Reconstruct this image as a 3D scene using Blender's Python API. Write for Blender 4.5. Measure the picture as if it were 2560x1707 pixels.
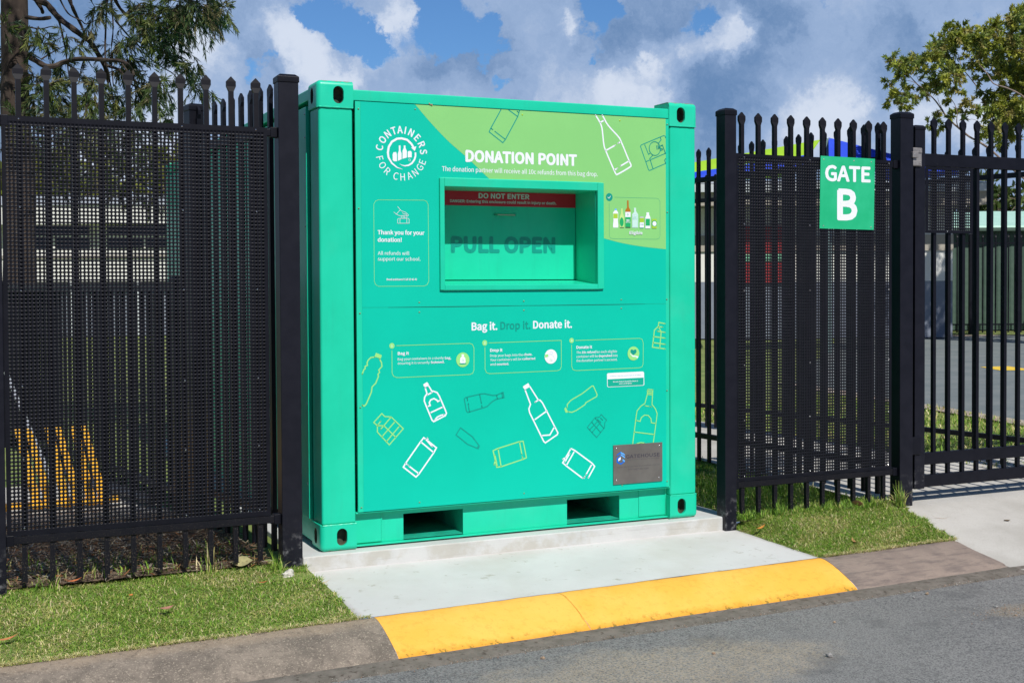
import bpy, bmesh, math, random
import numpy as np
from mathutils import Vector, Matrix
from mathutils.geometry import tessellate_polygon
PI=math.pi; R=math.radians
for o in list(bpy.data.objects): bpy.data.objects.remove(o)
scene=bpy.context.scene; col=scene.collection

# ---------------- camera, sky, sun, exposure ----------------
cam=bpy.data.cameras.new('camera'); co=bpy.data.objects.new('camera',cam); col.objects.link(co); scene.camera=co
YAW,PITCH,ROLL=0.4246,-0.0234,-0.0053
f=Vector((math.sin(YAW)*math.cos(PITCH),math.cos(YAW)*math.cos(PITCH),math.sin(PITCH)))
r=Vector((math.cos(YAW),-math.sin(YAW),0)); u=r.cross(f)
r2=r*math.cos(ROLL)+u*math.sin(ROLL); u2=u*math.cos(ROLL)-r*math.sin(ROLL)
m=Matrix((r2,u2,-f)).transposed().to_4x4(); m.translation=Vector((-1.8489,-6.6572,1.4699)); co.matrix_world=m
cam.sensor_width=36; cam.lens=36*3120.34/2560; cam.shift_y=-70.08/2560; cam.clip_start=.05; cam.clip_end=3000
cam.dof.use_dof=True; cam.dof.focus_distance=8.3; cam.dof.aperture_fstop=16

SUN_EL,SUN_AZ=48.0,3.5       # degrees; azimuth to the right of straight in front of the container
sd=Vector((math.sin(R(SUN_AZ))*math.cos(R(SUN_EL)),-math.cos(R(SUN_AZ))*math.cos(R(SUN_EL)),math.sin(R(SUN_EL))))
sl=bpy.data.lights.new('sun','SUN'); sl.energy=5.0; sl.angle=R(.5); sl.color=(1,.955,.89)
so=bpy.data.objects.new('sun',sl); col.objects.link(so); so.rotation_euler=sd.to_track_quat('Z','Y').to_euler(); so.location=(0,-20,20)
scene.view_settings.view_transform='Standard'; scene.view_settings.look='None'; scene.view_settings.exposure=-.08; scene.view_settings.gamma=1

DATA={'title_lettering': [('t', 'W', 'DONATION POINT', 8717, 15910, 21721, 694, 0.044), ('t', 'W', 'The donation partner will receive all 10c refunds from this bag drop.', 7273, 17314, 21156, 266, 0.008)], 'slogan_lettering': [('t', 'W', 'Bag it.', 9034, 10652, 12040, 465, 0.03), ('t', 'D', 'Drop it.', 10852, 12780, 12062, 448, 0.02), ('t', 'W', 'Donate it.', 12959, 15530, 12068, 466, 0.03)], 'thank_you_card': [('s', 'L', 22, 1, 0, [(3460, 19430), (6143, 19470), (6316, 19412), (6418, 19227), (6425, 14890), (6320, 14691), (6146, 14620), (3421, 14617), (3254, 14724), (3189, 14902), (3191, 19176), (3292, 19355)]), ('t', 'W', 'Thank you for your', 3407, 6175, 17504, 242, 0.028), ('t', 'W', 'donation!', 3404, 4818, 17094, 241, 0.028), ('t', 'W', 'All refunds will', 3409, 5260, 16370, 192, 0), ('t', 'W', 'support our school.', 3406, 5926, 16050, 192, 0), ('t', 'W', 'Need assistance? Call 13 42 42', 3909, 5707, 14946, 111, 0.03), ('s', 'W', 20, 0, 0, [(4581, 19081), (4749, 18905), (4502, 18644), (4360, 18773)]), ('s', 'W', 20, 0, 0, [(4749, 18905), (4805, 18842), (5051, 18768), (5228, 18610), (5190, 18563), (5106, 18583), (5088, 18661), (4936, 18676), (4869, 18729)]), ('s', 'W', 20, 0, 0, [(4502, 18644), (4671, 18575), (4803, 18567), (5106, 18590)]), ('s', 'W', 20, 0, 0, [(4803, 18556), (4802, 18424)]), ('s', 'W', 20, 0, 0, [(4909, 18558), (4897, 18425)]), ('s', 'W', 20, 0, 0, [(5106, 18572), (5136, 18501), (5097, 18429)]), ('s', 'W', 20, 0, 0, [(4581, 18141), (4583, 18366), (4632, 18414), (5219, 18423), (5264, 18378), (5262, 18152), (4581, 18141)]), ('s', 'W', 20, 0, 0, [(4717, 18143), (4718, 18369), (4757, 18416)]), ('s', 'W', 20, 0, 0, [(5122, 18149), (5124, 18375), (5094, 18421)]), ('t', 'W', '$', 4953, 5037, 18438, 108, 0.02)], 'logo': [('ring', 4841, 22059, 1520), ('f', 'W', 0, [(4317, 21970), (4369, 22105), (4526, 22122), (4570, 21990), (4567, 21607), (4410, 21601), (4326, 21651)]), ('f', 'W', 0, [(4624, 21635), (4627, 22035), (4685, 22197), (4687, 22490), (4783, 22505), (4792, 22201), (4847, 22054), (4844, 21734)]), ('f', 'W', 0, [(4901, 21752), (4905, 22206), (4979, 22369), (4980, 22502), (5082, 22506), (5081, 22373), (5159, 22216), (5156, 21841)]), ('f', 'W', 0, [(5213, 21844), (5215, 22154), (5272, 22209), (5403, 22214), (5448, 22147), (5446, 21863)]), ('f', 'W', 0, [(5416, 22402), (5729, 22490), (5631, 22223)]), ('e', 'W', 5320, 21703, 56, 59, 14), ('v', 'W', [(4897, 21170, 10), (4576, 21261, 62), (4269, 21490, 96), (4075, 21802, 110), (4038, 22066, 120), (4091, 22386, 120), (4278, 22686, 120), (4589, 22869, 120), (4859, 22897, 120), (5181, 22831, 120), (5434, 22617, 120), (5558, 22419, 120)]), ('v', 'W', [(5670, 22144, 96), (5674, 21941, 96), (5598, 21724, 96), (5455, 21531, 96), (5255, 21407, 86), (5028, 21367, 67), (4859, 21404, 38), (4718, 21468, 7)])], 'lime_field': [('lime', [(5696, 24833), (6530, 23938), (7681, 22856), (8849, 21950), (9735, 21187), (10212, 20789)], [(17672, 17451), (18733, 17211), (19694, 17051), (20665, 16932), (22026, 16814)])], 'eligible_card': [('e', 'D', 18102, 19928, 232, 244, 0), ('s', 'W', 27, 0, 0, [(17998, 19925), (18077, 19858), (18204, 19994)]), ('s', 'D', 14, 0, 0, [(18473, 19931), (21426, 19931), (21574, 19883), (21665, 19730), (21659, 17620), (21599, 17478), (21435, 17414), (18305, 17416), (18156, 17470), (18100, 17608), (18098, 19567)]), ('f', 'B', 0, [(18480, 19233), (18607, 19236), (18607, 19146), (18480, 19144)]), ('f', 'W', 0, [(18480, 19144), (18607, 19146), (18715, 19009), (18707, 18702), (18684, 18535), (18721, 18201), (18698, 18095), (18371, 18090), (18349, 18196), (18388, 18530), (18364, 18697), (18359, 19002)]), ('f', 'Y', 0, [(18374, 18942), (18686, 18947), (18685, 18652), (18373, 18647)]), ('f', 'P', 0, [(18917, 19264), (19022, 19266), (19022, 19182), (19043, 18959), (19122, 18751), (19104, 18095), (18823, 18091), (18819, 18746), (18899, 18957), (18916, 19180)]), ('e', 'G', 18955, 18436, 134, 279, 0), ('f', 'K', 0, [(18823, 18124), (19104, 18128), (19104, 18083), (18823, 18080)]), ('f', 'O', 0, [(19334, 19762), (19437, 19764), (19452, 19359), (19566, 19165), (19573, 19062), (19204, 19055), (19220, 19186), (19333, 19328)]), ('f', 'W', 0, [(19204, 19055), (19573, 19062), (19571, 18751), (19202, 18744)]), ('f', 'G', 0, [(19212, 18745), (19571, 18751), (19569, 18151), (19210, 18146)]), ('f', 'K', 0, [(19216, 18147), (19563, 18151), (19563, 18090), (19216, 18085)]), ('t', 'W', 'WINE', 19275, 19506, 18499, 106, 0.03), ('t', 'W', 'BOTTLE', 19236, 19554, 18400, 73, 0.03), ('s', 'G', 18, 0, 0, [(19418, 18944), (19363, 18951), (19325, 18895), (19353, 18845), (19427, 18869), (19418, 18896)]), ('f', 'I', 0, [(19808, 19316), (19954, 19318), (19953, 19117), (20104, 18923), (20101, 18108), (19672, 18102), (19675, 18915), (19814, 19058)]), ('s', 'M', 8, 1, 0, [(19701, 18865), (20072, 18872), (20069, 18178), (19698, 18173)]), ('t', 'M', 'SPIRIT', 19748, 19997, 18700, 73, 0), ('t', 'M', 'BOTTLE', 19725, 20022, 18602, 73, 0), ('f', 'H', 0, [(20210, 18700), (20249, 18791), (20470, 18794), (20502, 18705)]), ('f', 'Y', 0, [(20217, 18700), (20496, 18705), (20495, 18437), (20216, 18433)]), ('f', 'W', 0, [(20209, 18433), (20501, 18438), (20500, 18128), (20208, 18124)]), ('f', 'M', 0, [(20221, 18124), (20487, 18128), (20474, 18085), (20234, 18082)]), ('t', 'M', 'CAN', 20248, 20458, 18266, 85, 0.01), ('f', 'W', 0, [(20682, 19054), (20874, 19058), (20874, 18923), (20965, 18741), (20956, 18078), (20604, 18073), (20600, 18735), (20681, 18905)]), ('f', 'G', 0, [(20629, 18665), (20932, 18670), (20930, 18238), (20627, 18234)]), ('f', 'Y', 0, [(21085, 18658), (21406, 18664), (21404, 18090), (21083, 18085)]), ('e', 'G', 21251, 18379, 180, 197, 0), ('e', 'W', 21251, 18373, 141, 147, 0), ('t', 'W', 'Eligible', 19478, 20398, 17699, 190, 0.034)], 'art0': [('s', 'D', 59, 0, 0, [(10960, 24815), (10290, 23681), (10211, 23501), (11070, 22916), (11235, 23105), (12036, 24483), (12160, 24850)]), ('s', 'D', 59, 0, 0, [(11446, 24841), (12005, 24493)]), ('s', 'D', 59, 0, 0, [(10572, 23545), (11193, 23142)]), ('s', 'D', 59, 0, 0, [(10350, 23700), (10440, 23644)]), ('s', 'D', 59, 0, 0, [(11995, 24786), (12105, 24720)])], 'art1': [('s', 'W', 88, 0, 1, [(17193, 24822), (17484, 24396), (17613, 24088), (17676, 23632), (17739, 23119), (17868, 22723), (18454, 21536), (18585, 21338), (18717, 21342), (19514, 21773), (19615, 21921), (19482, 22177), (18923, 23341), (18725, 23621), (18299, 24005), (17973, 24334), (17778, 24640), (17648, 24845)]), ('s', 'W', 88, 0, 0, [(17484, 24396), (17777, 24542)]), ('s', 'W', 88, 0, 0, [(17868, 22723), (18526, 23077)]), ('s', 'W', 88, 0, 0, [(18724, 23206), (18909, 23294)]), ('s', 'W', 88, 0, 0, [(18454, 21565), (18665, 21687)]), ('s', 'W', 88, 0, 0, [(18884, 21827), (19482, 22160)])], 'art2': [('s', 'D', 55, 0, 0, [(22078, 23679), (22051, 23766), (21948, 23809), (20355, 23169), (20287, 23079), (20855, 21660), (20936, 21628), (22073, 22094)]), ('s', 'D', 55, 0, 0, [(20590, 23178), (20858, 22606), (20939, 22667)]), ('s', 'D', 55, 0, 0, [(20688, 22162), (22014, 22697)]), ('s', 'D', 55, 0, 0, [(20992, 22231), (21160, 21770)]), ('s', 'D', 55, 0, 0, [(21689, 23680), (21757, 23548), (21572, 23324)]), ('s', 'D', 55, 0, 0, [(20938, 22346), (21128, 22546)]), ('s', 'D', 55, 0, 0, [(22074, 22388), (21999, 22297), (22074, 22123)]), ('s', 'D', 55, 0, 0, [(21436, 23154), (21469, 22951)]), ('s', 'D', 55, 0, 0, [(21538, 23205), (21578, 22973)]), ('s', 'D', 55, 0, 0, [(21605, 23091), (21776, 23198)]), ('s', 'D', 55, 0, 0, [(21619, 23033), (21844, 22983)]), ('s', 'D', 55, 0, 0, [(21844, 23230), (22068, 22710)]), ('s', 'D', 55, 0, 0, [(21776, 23168), (21844, 23230)]), ('s', 'D', 55, 0, 0, [(21687, 22989), (21707, 22872), (21843, 22936)]), ('e', 'D', 21299, 22985, 395, 421, 45)], 'art3': [('s', 'L', 71, 0, 0, [(3185, 10679), (2957, 10664), (2796, 10516), (2727, 10365), (2753, 10233), (2611, 10172), (2610, 10041), (2542, 10000), (2449, 9763)]), ('s', 'L', 71, 0, 0, [(3459, 10562), (3572, 10361), (3593, 10141), (3408, 9950), (3453, 9816), (3360, 9710), (3382, 9578), (3219, 9211), (3011, 9022), (2963, 8718), (2662, 8074), (2547, 7970), (2444, 8032)]), ('f', 'L', 0, [(3256, 10918), (3598, 10768), (3528, 10582), (3162, 10702)])], 'art4': [('s', 'L', 61, 1, 0, [(3565, 7506), (3089, 7030), (3302, 6839), (3299, 6479), (3994, 5728), (4829, 6594), (4115, 7288), (3737, 7333)]), ('s', 'L', 61, 0, 0, [(3302, 6839), (3678, 6820), (4115, 7288)]), ('s', 'L', 61, 0, 0, [(3678, 6820), (4378, 6136)]), ('s', 'L', 61, 0, 0, [(3566, 6207), (4341, 7019)]), ('s', 'L', 61, 0, 0, [(3833, 5934), (4600, 6746)]), ('s', 'L', 61, 0, 0, [(3488, 6634), (3678, 6820)]), ('s', 'L', 61, 0, 0, [(3329, 6889), (3503, 7086)])], 'art5': [('s', 'W', 81, 0, 0, [(6158, 8862), (6266, 8518), (6126, 8315), (6096, 8107), (6178, 7894), (6561, 6986), (6672, 6902), (7376, 7209), (7445, 7337), (7378, 7525), (7019, 8330), (6880, 8546), (6657, 8633), (6562, 8637), (6353, 8986)]), ('s', 'W', 81, 0, 0, [(6293, 8439), (6573, 8569)]), ('s', 'W', 81, 0, 0, [(6289, 7774), (6456, 7830), (6401, 7989), (6486, 8143), (6682, 8213), (6849, 8127), (6921, 8035), (7073, 8117)]), ('s', 'W', 81, 0, 0, [(6453, 7410), (7239, 7715)]), ('s', 'W', 81, 0, 0, [(6729, 7004), (6898, 7153), (7095, 7233), (7292, 7265)]), ('f', 'W', 0, [(6048, 9050), (6271, 9172), (6365, 9064), (6369, 8943), (6186, 8888), (6064, 8944)])], 'art6': [('s', 'D', 61, 1, 0, [(8556, 8106), (8631, 8193), (9580, 8356), (9811, 8363), (10333, 8245), (10567, 8246), (11007, 8394), (11064, 8091), (10565, 8010), (10331, 7897), (9981, 7618), (9748, 7548), (8768, 7327), (8683, 7411)]), ('s', 'D', 61, 0, 0, [(9522, 8332), (9623, 7821)]), ('s', 'D', 61, 0, 0, [(9645, 7686), (9662, 7563)]), ('s', 'D', 61, 0, 0, [(8734, 8152), (8761, 8007)]), ('s', 'D', 61, 0, 0, [(8800, 7831), (8872, 7349)]), ('s', 'D', 61, 0, 0, [(10596, 8234), (10641, 8028)]), ('s', 'D', 61, 0, 0, [(10930, 8354), (10976, 8073)])], 'art7': [('s', 'W', 81, 0, 0, [(12413, 8495), (12767, 7612), (12658, 7346), (12704, 7126), (13628, 5362), (13730, 5285), (14512, 5724), (14561, 5831), (13549, 7659), (13399, 7829), (13279, 7845), (12701, 8701)]), ('s', 'W', 81, 0, 0, [(13068, 7735), (13279, 7845)]), ('s', 'W', 81, 0, 0, [(13002, 6677), (13849, 7181)]), ('s', 'W', 81, 0, 0, [(13479, 5725), (14024, 5734), (14331, 6200)]), ('f', 'W', 0, [(12283, 8690), (12624, 8877), (12713, 8727), (12701, 8636), (12413, 8495), (12295, 8608)])], 'art8': [('s', 'D', 51, 1, 0, [(17177, 5411), (16540, 6057), (17087, 6630), (17371, 6627), (17497, 6788), (17875, 6418), (17748, 6285), (17715, 5968)]), ('s', 'D', 51, 0, 0, [(16864, 5734), (17464, 6316), (17244, 6494)]), ('s', 'D', 51, 0, 0, [(16854, 6347), (17461, 5702)]), ('s', 'D', 51, 0, 0, [(16708, 5909), (17307, 6435)]), ('s', 'D', 51, 0, 0, [(17087, 6585), (17684, 5942)]), ('s', 'D', 51, 0, 0, [(17465, 6567), (17591, 6449)])], 'art9': [('s', 'L', 61, 0, 0, [(15194, 7312), (15195, 7504), (15411, 7715), (15597, 7817), (16187, 8096), (16876, 8540), (16970, 8526), (17219, 7999), (17187, 7889), (16465, 7559), (16371, 7424), (15810, 7118), (15501, 7011), (15254, 7061)]), ('f', 'L', 0, [(14991, 7255), (15102, 7343), (15242, 7034), (15088, 7003)])], 'art10': [('s', 'D', 56, 1, 0, [(8306, 6464), (9046, 5904), (9474, 5347), (9415, 5190), (8728, 5496), (8030, 6066)]), ('f', 'D', 0, [(9417, 5430), (9514, 5302), (9415, 5163), (9318, 5249)])], 'art11': [('s', 'W', 81, 1, 0, [(6053, 6017), (5858, 5793), (4967, 4647), (4812, 4423), (5566, 3809), (5750, 3969), (6648, 5117), (6818, 5396)]), ('s', 'W', 81, 0, 0, [(5874, 5792), (6632, 5145)]), ('s', 'W', 81, 0, 0, [(5158, 4452), (5733, 3996)]), ('s', 'W', 81, 0, 0, [(4940, 4633), (5076, 4536)]), ('s', 'W', 81, 0, 0, [(6164, 5932), (6551, 5491)]), ('s', 'W', 81, 0, 0, [(6275, 5979), (6319, 5835)])], 'art12': [('s', 'L', 67, 1, 0, [(12273, 5466), (11994, 5443), (10606, 5119), (10343, 5017), (10570, 4036), (10863, 4054), (12255, 4398), (12483, 4476)]), ('s', 'L', 67, 0, 0, [(10664, 5089), (10846, 4072)]), ('s', 'L', 67, 0, 0, [(12035, 5441), (12186, 4701)]), ('s', 'L', 67, 0, 0, [(12209, 4564), (12244, 4426)]), ('s', 'L', 67, 0, 0, [(10462, 4430), (10402, 4192)]), ('s', 'L', 67, 0, 0, [(10458, 4752), (10600, 4098)])], 'art13': [('s', 'W', 81, 0, 0, [(15429, 4845), (15675, 4720), (16856, 3870), (17031, 3664), (16601, 3008)]), ('s', 'W', 81, 0, 0, [(15429, 4845), (14871, 4025), (15116, 3816), (16196, 3014)]), ('s', 'W', 81, 0, 0, [(15663, 4666), (15116, 3844)]), ('s', 'W', 81, 0, 0, [(16843, 3815), (16446, 3219)]), ('s', 'W', 81, 0, 0, [(16352, 3097), (16308, 3017)]), ('s', 'W', 81, 0, 0, [(15056, 4316), (14872, 4245)]), ('s', 'W', 81, 0, 0, [(15335, 4547), (15024, 4070)])], 'art14': [('s', 'L', 59, 0, 0, [(20746, 8182), (21119, 8139)]), ('s', 'L', 59, 0, 0, [(20700, 8076), (21119, 8019)]), ('s', 'L', 59, 0, 0, [(20726, 7973), (21092, 7918)]), ('s', 'L', 59, 0, 0, [(20725, 7876), (21092, 7827)]), ('s', 'L', 59, 0, 0, [(20778, 8181), (20712, 7854), (20547, 7323), (20254, 7166), (19993, 6895), (19927, 6559), (19662, 4765)]), ('s', 'L', 59, 0, 0, [(21106, 8151), (21092, 7839), (21051, 7244), (21299, 6948), (21417, 6658), (21363, 6261), (21108, 4680)]), ('s', 'L', 59, 0, 0, [(20547, 7181), (20841, 7128)]), ('s', 'L', 59, 0, 0, [(20939, 7107), (21004, 7092)]), ('s', 'L', 59, 0, 0, [(19926, 6305), (20199, 6234), (20284, 6457), (20512, 6604), (20773, 6575), (20969, 6366), (21001, 6109), (21329, 6052)]), ('s', 'L', 59, 0, 0, [(19794, 5605), (21196, 5376)]), ('s', 'L', 59, 0, 0, [(19954, 4883), (20246, 4929), (20507, 4886)])], 'art15': [('s', 'L', 71, 0, 0, [(22011, 12205), (21556, 12289), (21521, 12045), (21238, 11819), (21098, 10770), (22006, 10641)]), ('s', 'L', 71, 0, 0, [(21555, 12023), (21824, 11997)]), ('s', 'L', 71, 0, 0, [(21531, 12024), (21725, 11704), (21615, 10715)]), ('s', 'L', 71, 0, 0, [(21457, 11751), (22009, 11664)]), ('s', 'L', 71, 0, 0, [(21188, 11420), (22008, 11309)]), ('s', 'L', 71, 0, 0, [(21162, 11050), (22007, 10924)])], 'step_card_a': [('e', 'L', 4192, 11280, 153, 158, 0), ('t', 'W', '1', 4155, 4229, 11222, 114, 0.03), ('s', 'L', 30, 0, 0, [(4433, 11282), (8907, 11306), (9087, 11233), (9174, 11027), (9166, 9759), (9091, 9580), (8895, 9505), (4488, 9486), (4280, 9568), (4189, 9747), (4190, 11024)]), ('t', 'W', 'Bag it', 4531, 5197, 10752, 175, 0.034), ('t', 'W', 'Bag your containers in a sturdy', 4529, 7294, 10450, 136, 0), ('t', 'W', 'bag,', 7366, 7746, 10436, 139, 0.03), ('t', 'W', 'ensuring it is securely', 4527, 6433, 10220, 136, 0), ('t', 'W', 'fastened.', 6505, 7340, 10216, 138, 0.03), ('e', 'L', 8472, 10369, 409, 424, 0), ('f', 'W', 0, [(8381, 10665), (8474, 10694), (8571, 10659), (8522, 10579), (8633, 10454), (8646, 10228), (8582, 10153), (8363, 10160), (8296, 10239), (8317, 10463), (8424, 10582)]), ('e', 'D', 8470, 10138, 243, 37, 0), ('s', 'L', 14, 0, 0, [(8423, 10402), (8422, 10280)]), ('s', 'L', 14, 0, 0, [(8472, 10436), (8471, 10278)]), ('s', 'D', 14, 0, 0, [(8525, 10381), (8524, 10277)])], 'step_card_b': [('e', 'L', 9854, 11305, 154, 164, 0), ('t', 'W', '2', 9814, 9898, 11246, 118, 0.03), ('s', 'L', 30, 0, 0, [(10097, 11299), (14811, 11338), (14812, 9792), (14743, 9611), (14539, 9537), (10150, 9512), (9952, 9582), (9864, 9781), (9863, 11055)]), ('t', 'W', 'Drop it', 10192, 10969, 10774, 182, 0.034), ('t', 'W', 'Drop your bags into the', 10191, 12277, 10484, 141, 0), ('t', 'W', 'chute.', 12338, 12889, 10490, 142, 0.03), ('t', 'W', 'Your containers will be', 10189, 12185, 10235, 141, 0), ('t', 'W', 'collected', 12245, 13076, 10240, 142, 0.03), ('t', 'W', 'and', 10187, 10535, 9984, 140, 0), ('t', 'W', 'counted.', 10600, 11375, 9980, 141, 0.03), ('e', 'W', 14114, 10394, 411, 425, 0), ('f', 'L', 0, [(13719, 10514), (13935, 10549), (13943, 10387), (13732, 10332)]), ('s', 'D', 8, 0, 1, [(13865, 10126), (13889, 10307), (14024, 10465), (14205, 10460), (14339, 10314), (14383, 10110)]), ('s', 'D', 8, 0, 1, [(13944, 10508), (14070, 10565), (14205, 10521), (14242, 10621), (14138, 10685), (14025, 10648)]), ('s', 'L', 18, 0, 0, [(14050, 10270), (14050, 10100)]), ('s', 'L', 18, 0, 0, [(14114, 10309), (14113, 10098)]), ('s', 'D', 18, 0, 0, [(14185, 10218), (14185, 10096)])], 'step_card_c': [('e', 'L', 15503, 11313, 151, 155, 0), ('t', 'W', '3', 15462, 15549, 11252, 118, 0.03), ('s', 'L', 30, 0, 0, [(15741, 11308), (20171, 11338), (20364, 11271), (20445, 11038), (20431, 9759), (20358, 9594), (20165, 9529), (15793, 9503), (15587, 9571), (15505, 9749), (15502, 11068)]), ('t', 'W', 'Donate it', 15822, 16884, 10804, 179, 0.034), ('t', 'W', 'The', 15820, 16133, 10516, 142, 0), ('t', 'W', '10c refund', 16188, 17115, 10516, 143, 0.03), ('t', 'W', 'for each eligible', 17171, 18594, 10513, 144, 0), ('t', 'W', 'container will be', 15819, 17277, 10266, 143, 0), ('t', 'W', 'deposited', 17324, 18238, 10264, 143, 0.03), ('t', 'W', 'into', 18295, 18626, 10260, 145, 0), ('t', 'W', "the donation partner's account.", 15818, 18615, 10020, 142, 0), ('e', 'L', 19746, 10420, 408, 426, 0), ('f', 'D', 0, [(19531, 10581), (19555, 10651), (19641, 10682), (19746, 10617), (19857, 10676), (19938, 10641), (19967, 10569), (19938, 10453), (19745, 10312), (19554, 10463)]), ('f', 'W', 0, [(19507, 10456), (19640, 10327), (20096, 10231), (20013, 10107), (19927, 10206), (19688, 10221), (19521, 10385)])], 'warning_sticker': [('f', 'W', 0, [(17976, 9273), (20406, 9295), (20492, 9233), (20509, 8476), (20427, 8429), (17996, 8419), (17916, 8471), (17905, 9217)]), ('f', 'Q', 0, [(17946, 8905), (20462, 8919), (20461, 8487), (20403, 8455), (18005, 8447), (17949, 8499)]), ('t', 'M', 'Children must be supervised at all times.', 18107, 20299, 9054, 70, 0), ('t', 'W', 'Ensure that enclosed footwear is', 18327, 20066, 8700, 74, 0.03), ('t', 'W', 'worn at all times.', 18738, 19648, 8564, 74, 0.03)], 'plate_marking': [('t', 'V', 'GATEHOUSE', 19171, 21556, 4021, 217, 0.02), ('t', 'v', 'CONTAINER MODIFICATIONS', 19216, 21509, 3894, 53, 0), ('t', 'v', 'WWW.GATEHOUSECONTAINERS.COM.AU', 18533, 21570, 3472, 68, 0), ('t', 'v', 'PH: 0427 081 610', 19336, 20747, 3288, 85, 0.01), ('f', 'N', 0, [(18511, 4076), (18793, 4239), (18793, 4170), (18611, 4056), (18610, 3870), (18800, 3752), (19080, 3894), (19079, 3822), (18806, 3659), (18510, 3810)]), ('f', 'B', 0, [(18799, 4323), (19080, 4133), (19080, 4040), (18799, 4238)]), ('f', 'B', 0, [(18928, 4010), (19080, 3907), (19079, 3822), (18928, 3890)]), ('f', 'B', 0, [(18800, 4462), (18869, 4412), (18869, 4367), (18936, 4395), (19005, 4343), (19005, 4284), (19075, 4307), (19081, 4200), (18799, 4355)]), ('f', 'N', 0, [(18515, 4288), (18794, 4462), (18793, 4356), (18515, 4216)]), ('f', 'W', 0, [(18623, 4037), (18793, 4143), (18792, 3973), (18622, 3883)])], 'warning_band': [('t', 'g', 'DO NOT ENTER', 10667, 14035, 19864, 315, 0.042), ('t', 'g', 'DANGER: Entering this enclosure could result in injury or death.', 8821, 15873, 19586, 168, 0.03)], 'pull_lettering': [('t', 'D', 'PULL OPEN', 8866, 15793, 16588, 988, 0.048)], 'gate_sign': [('t', 'W', 'GATE', 33649, 37377, 21295, 1041, 0.034), ('t', 'W', 'B', 34628, 36285, 18758, 2080, 0.036)]}
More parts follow.
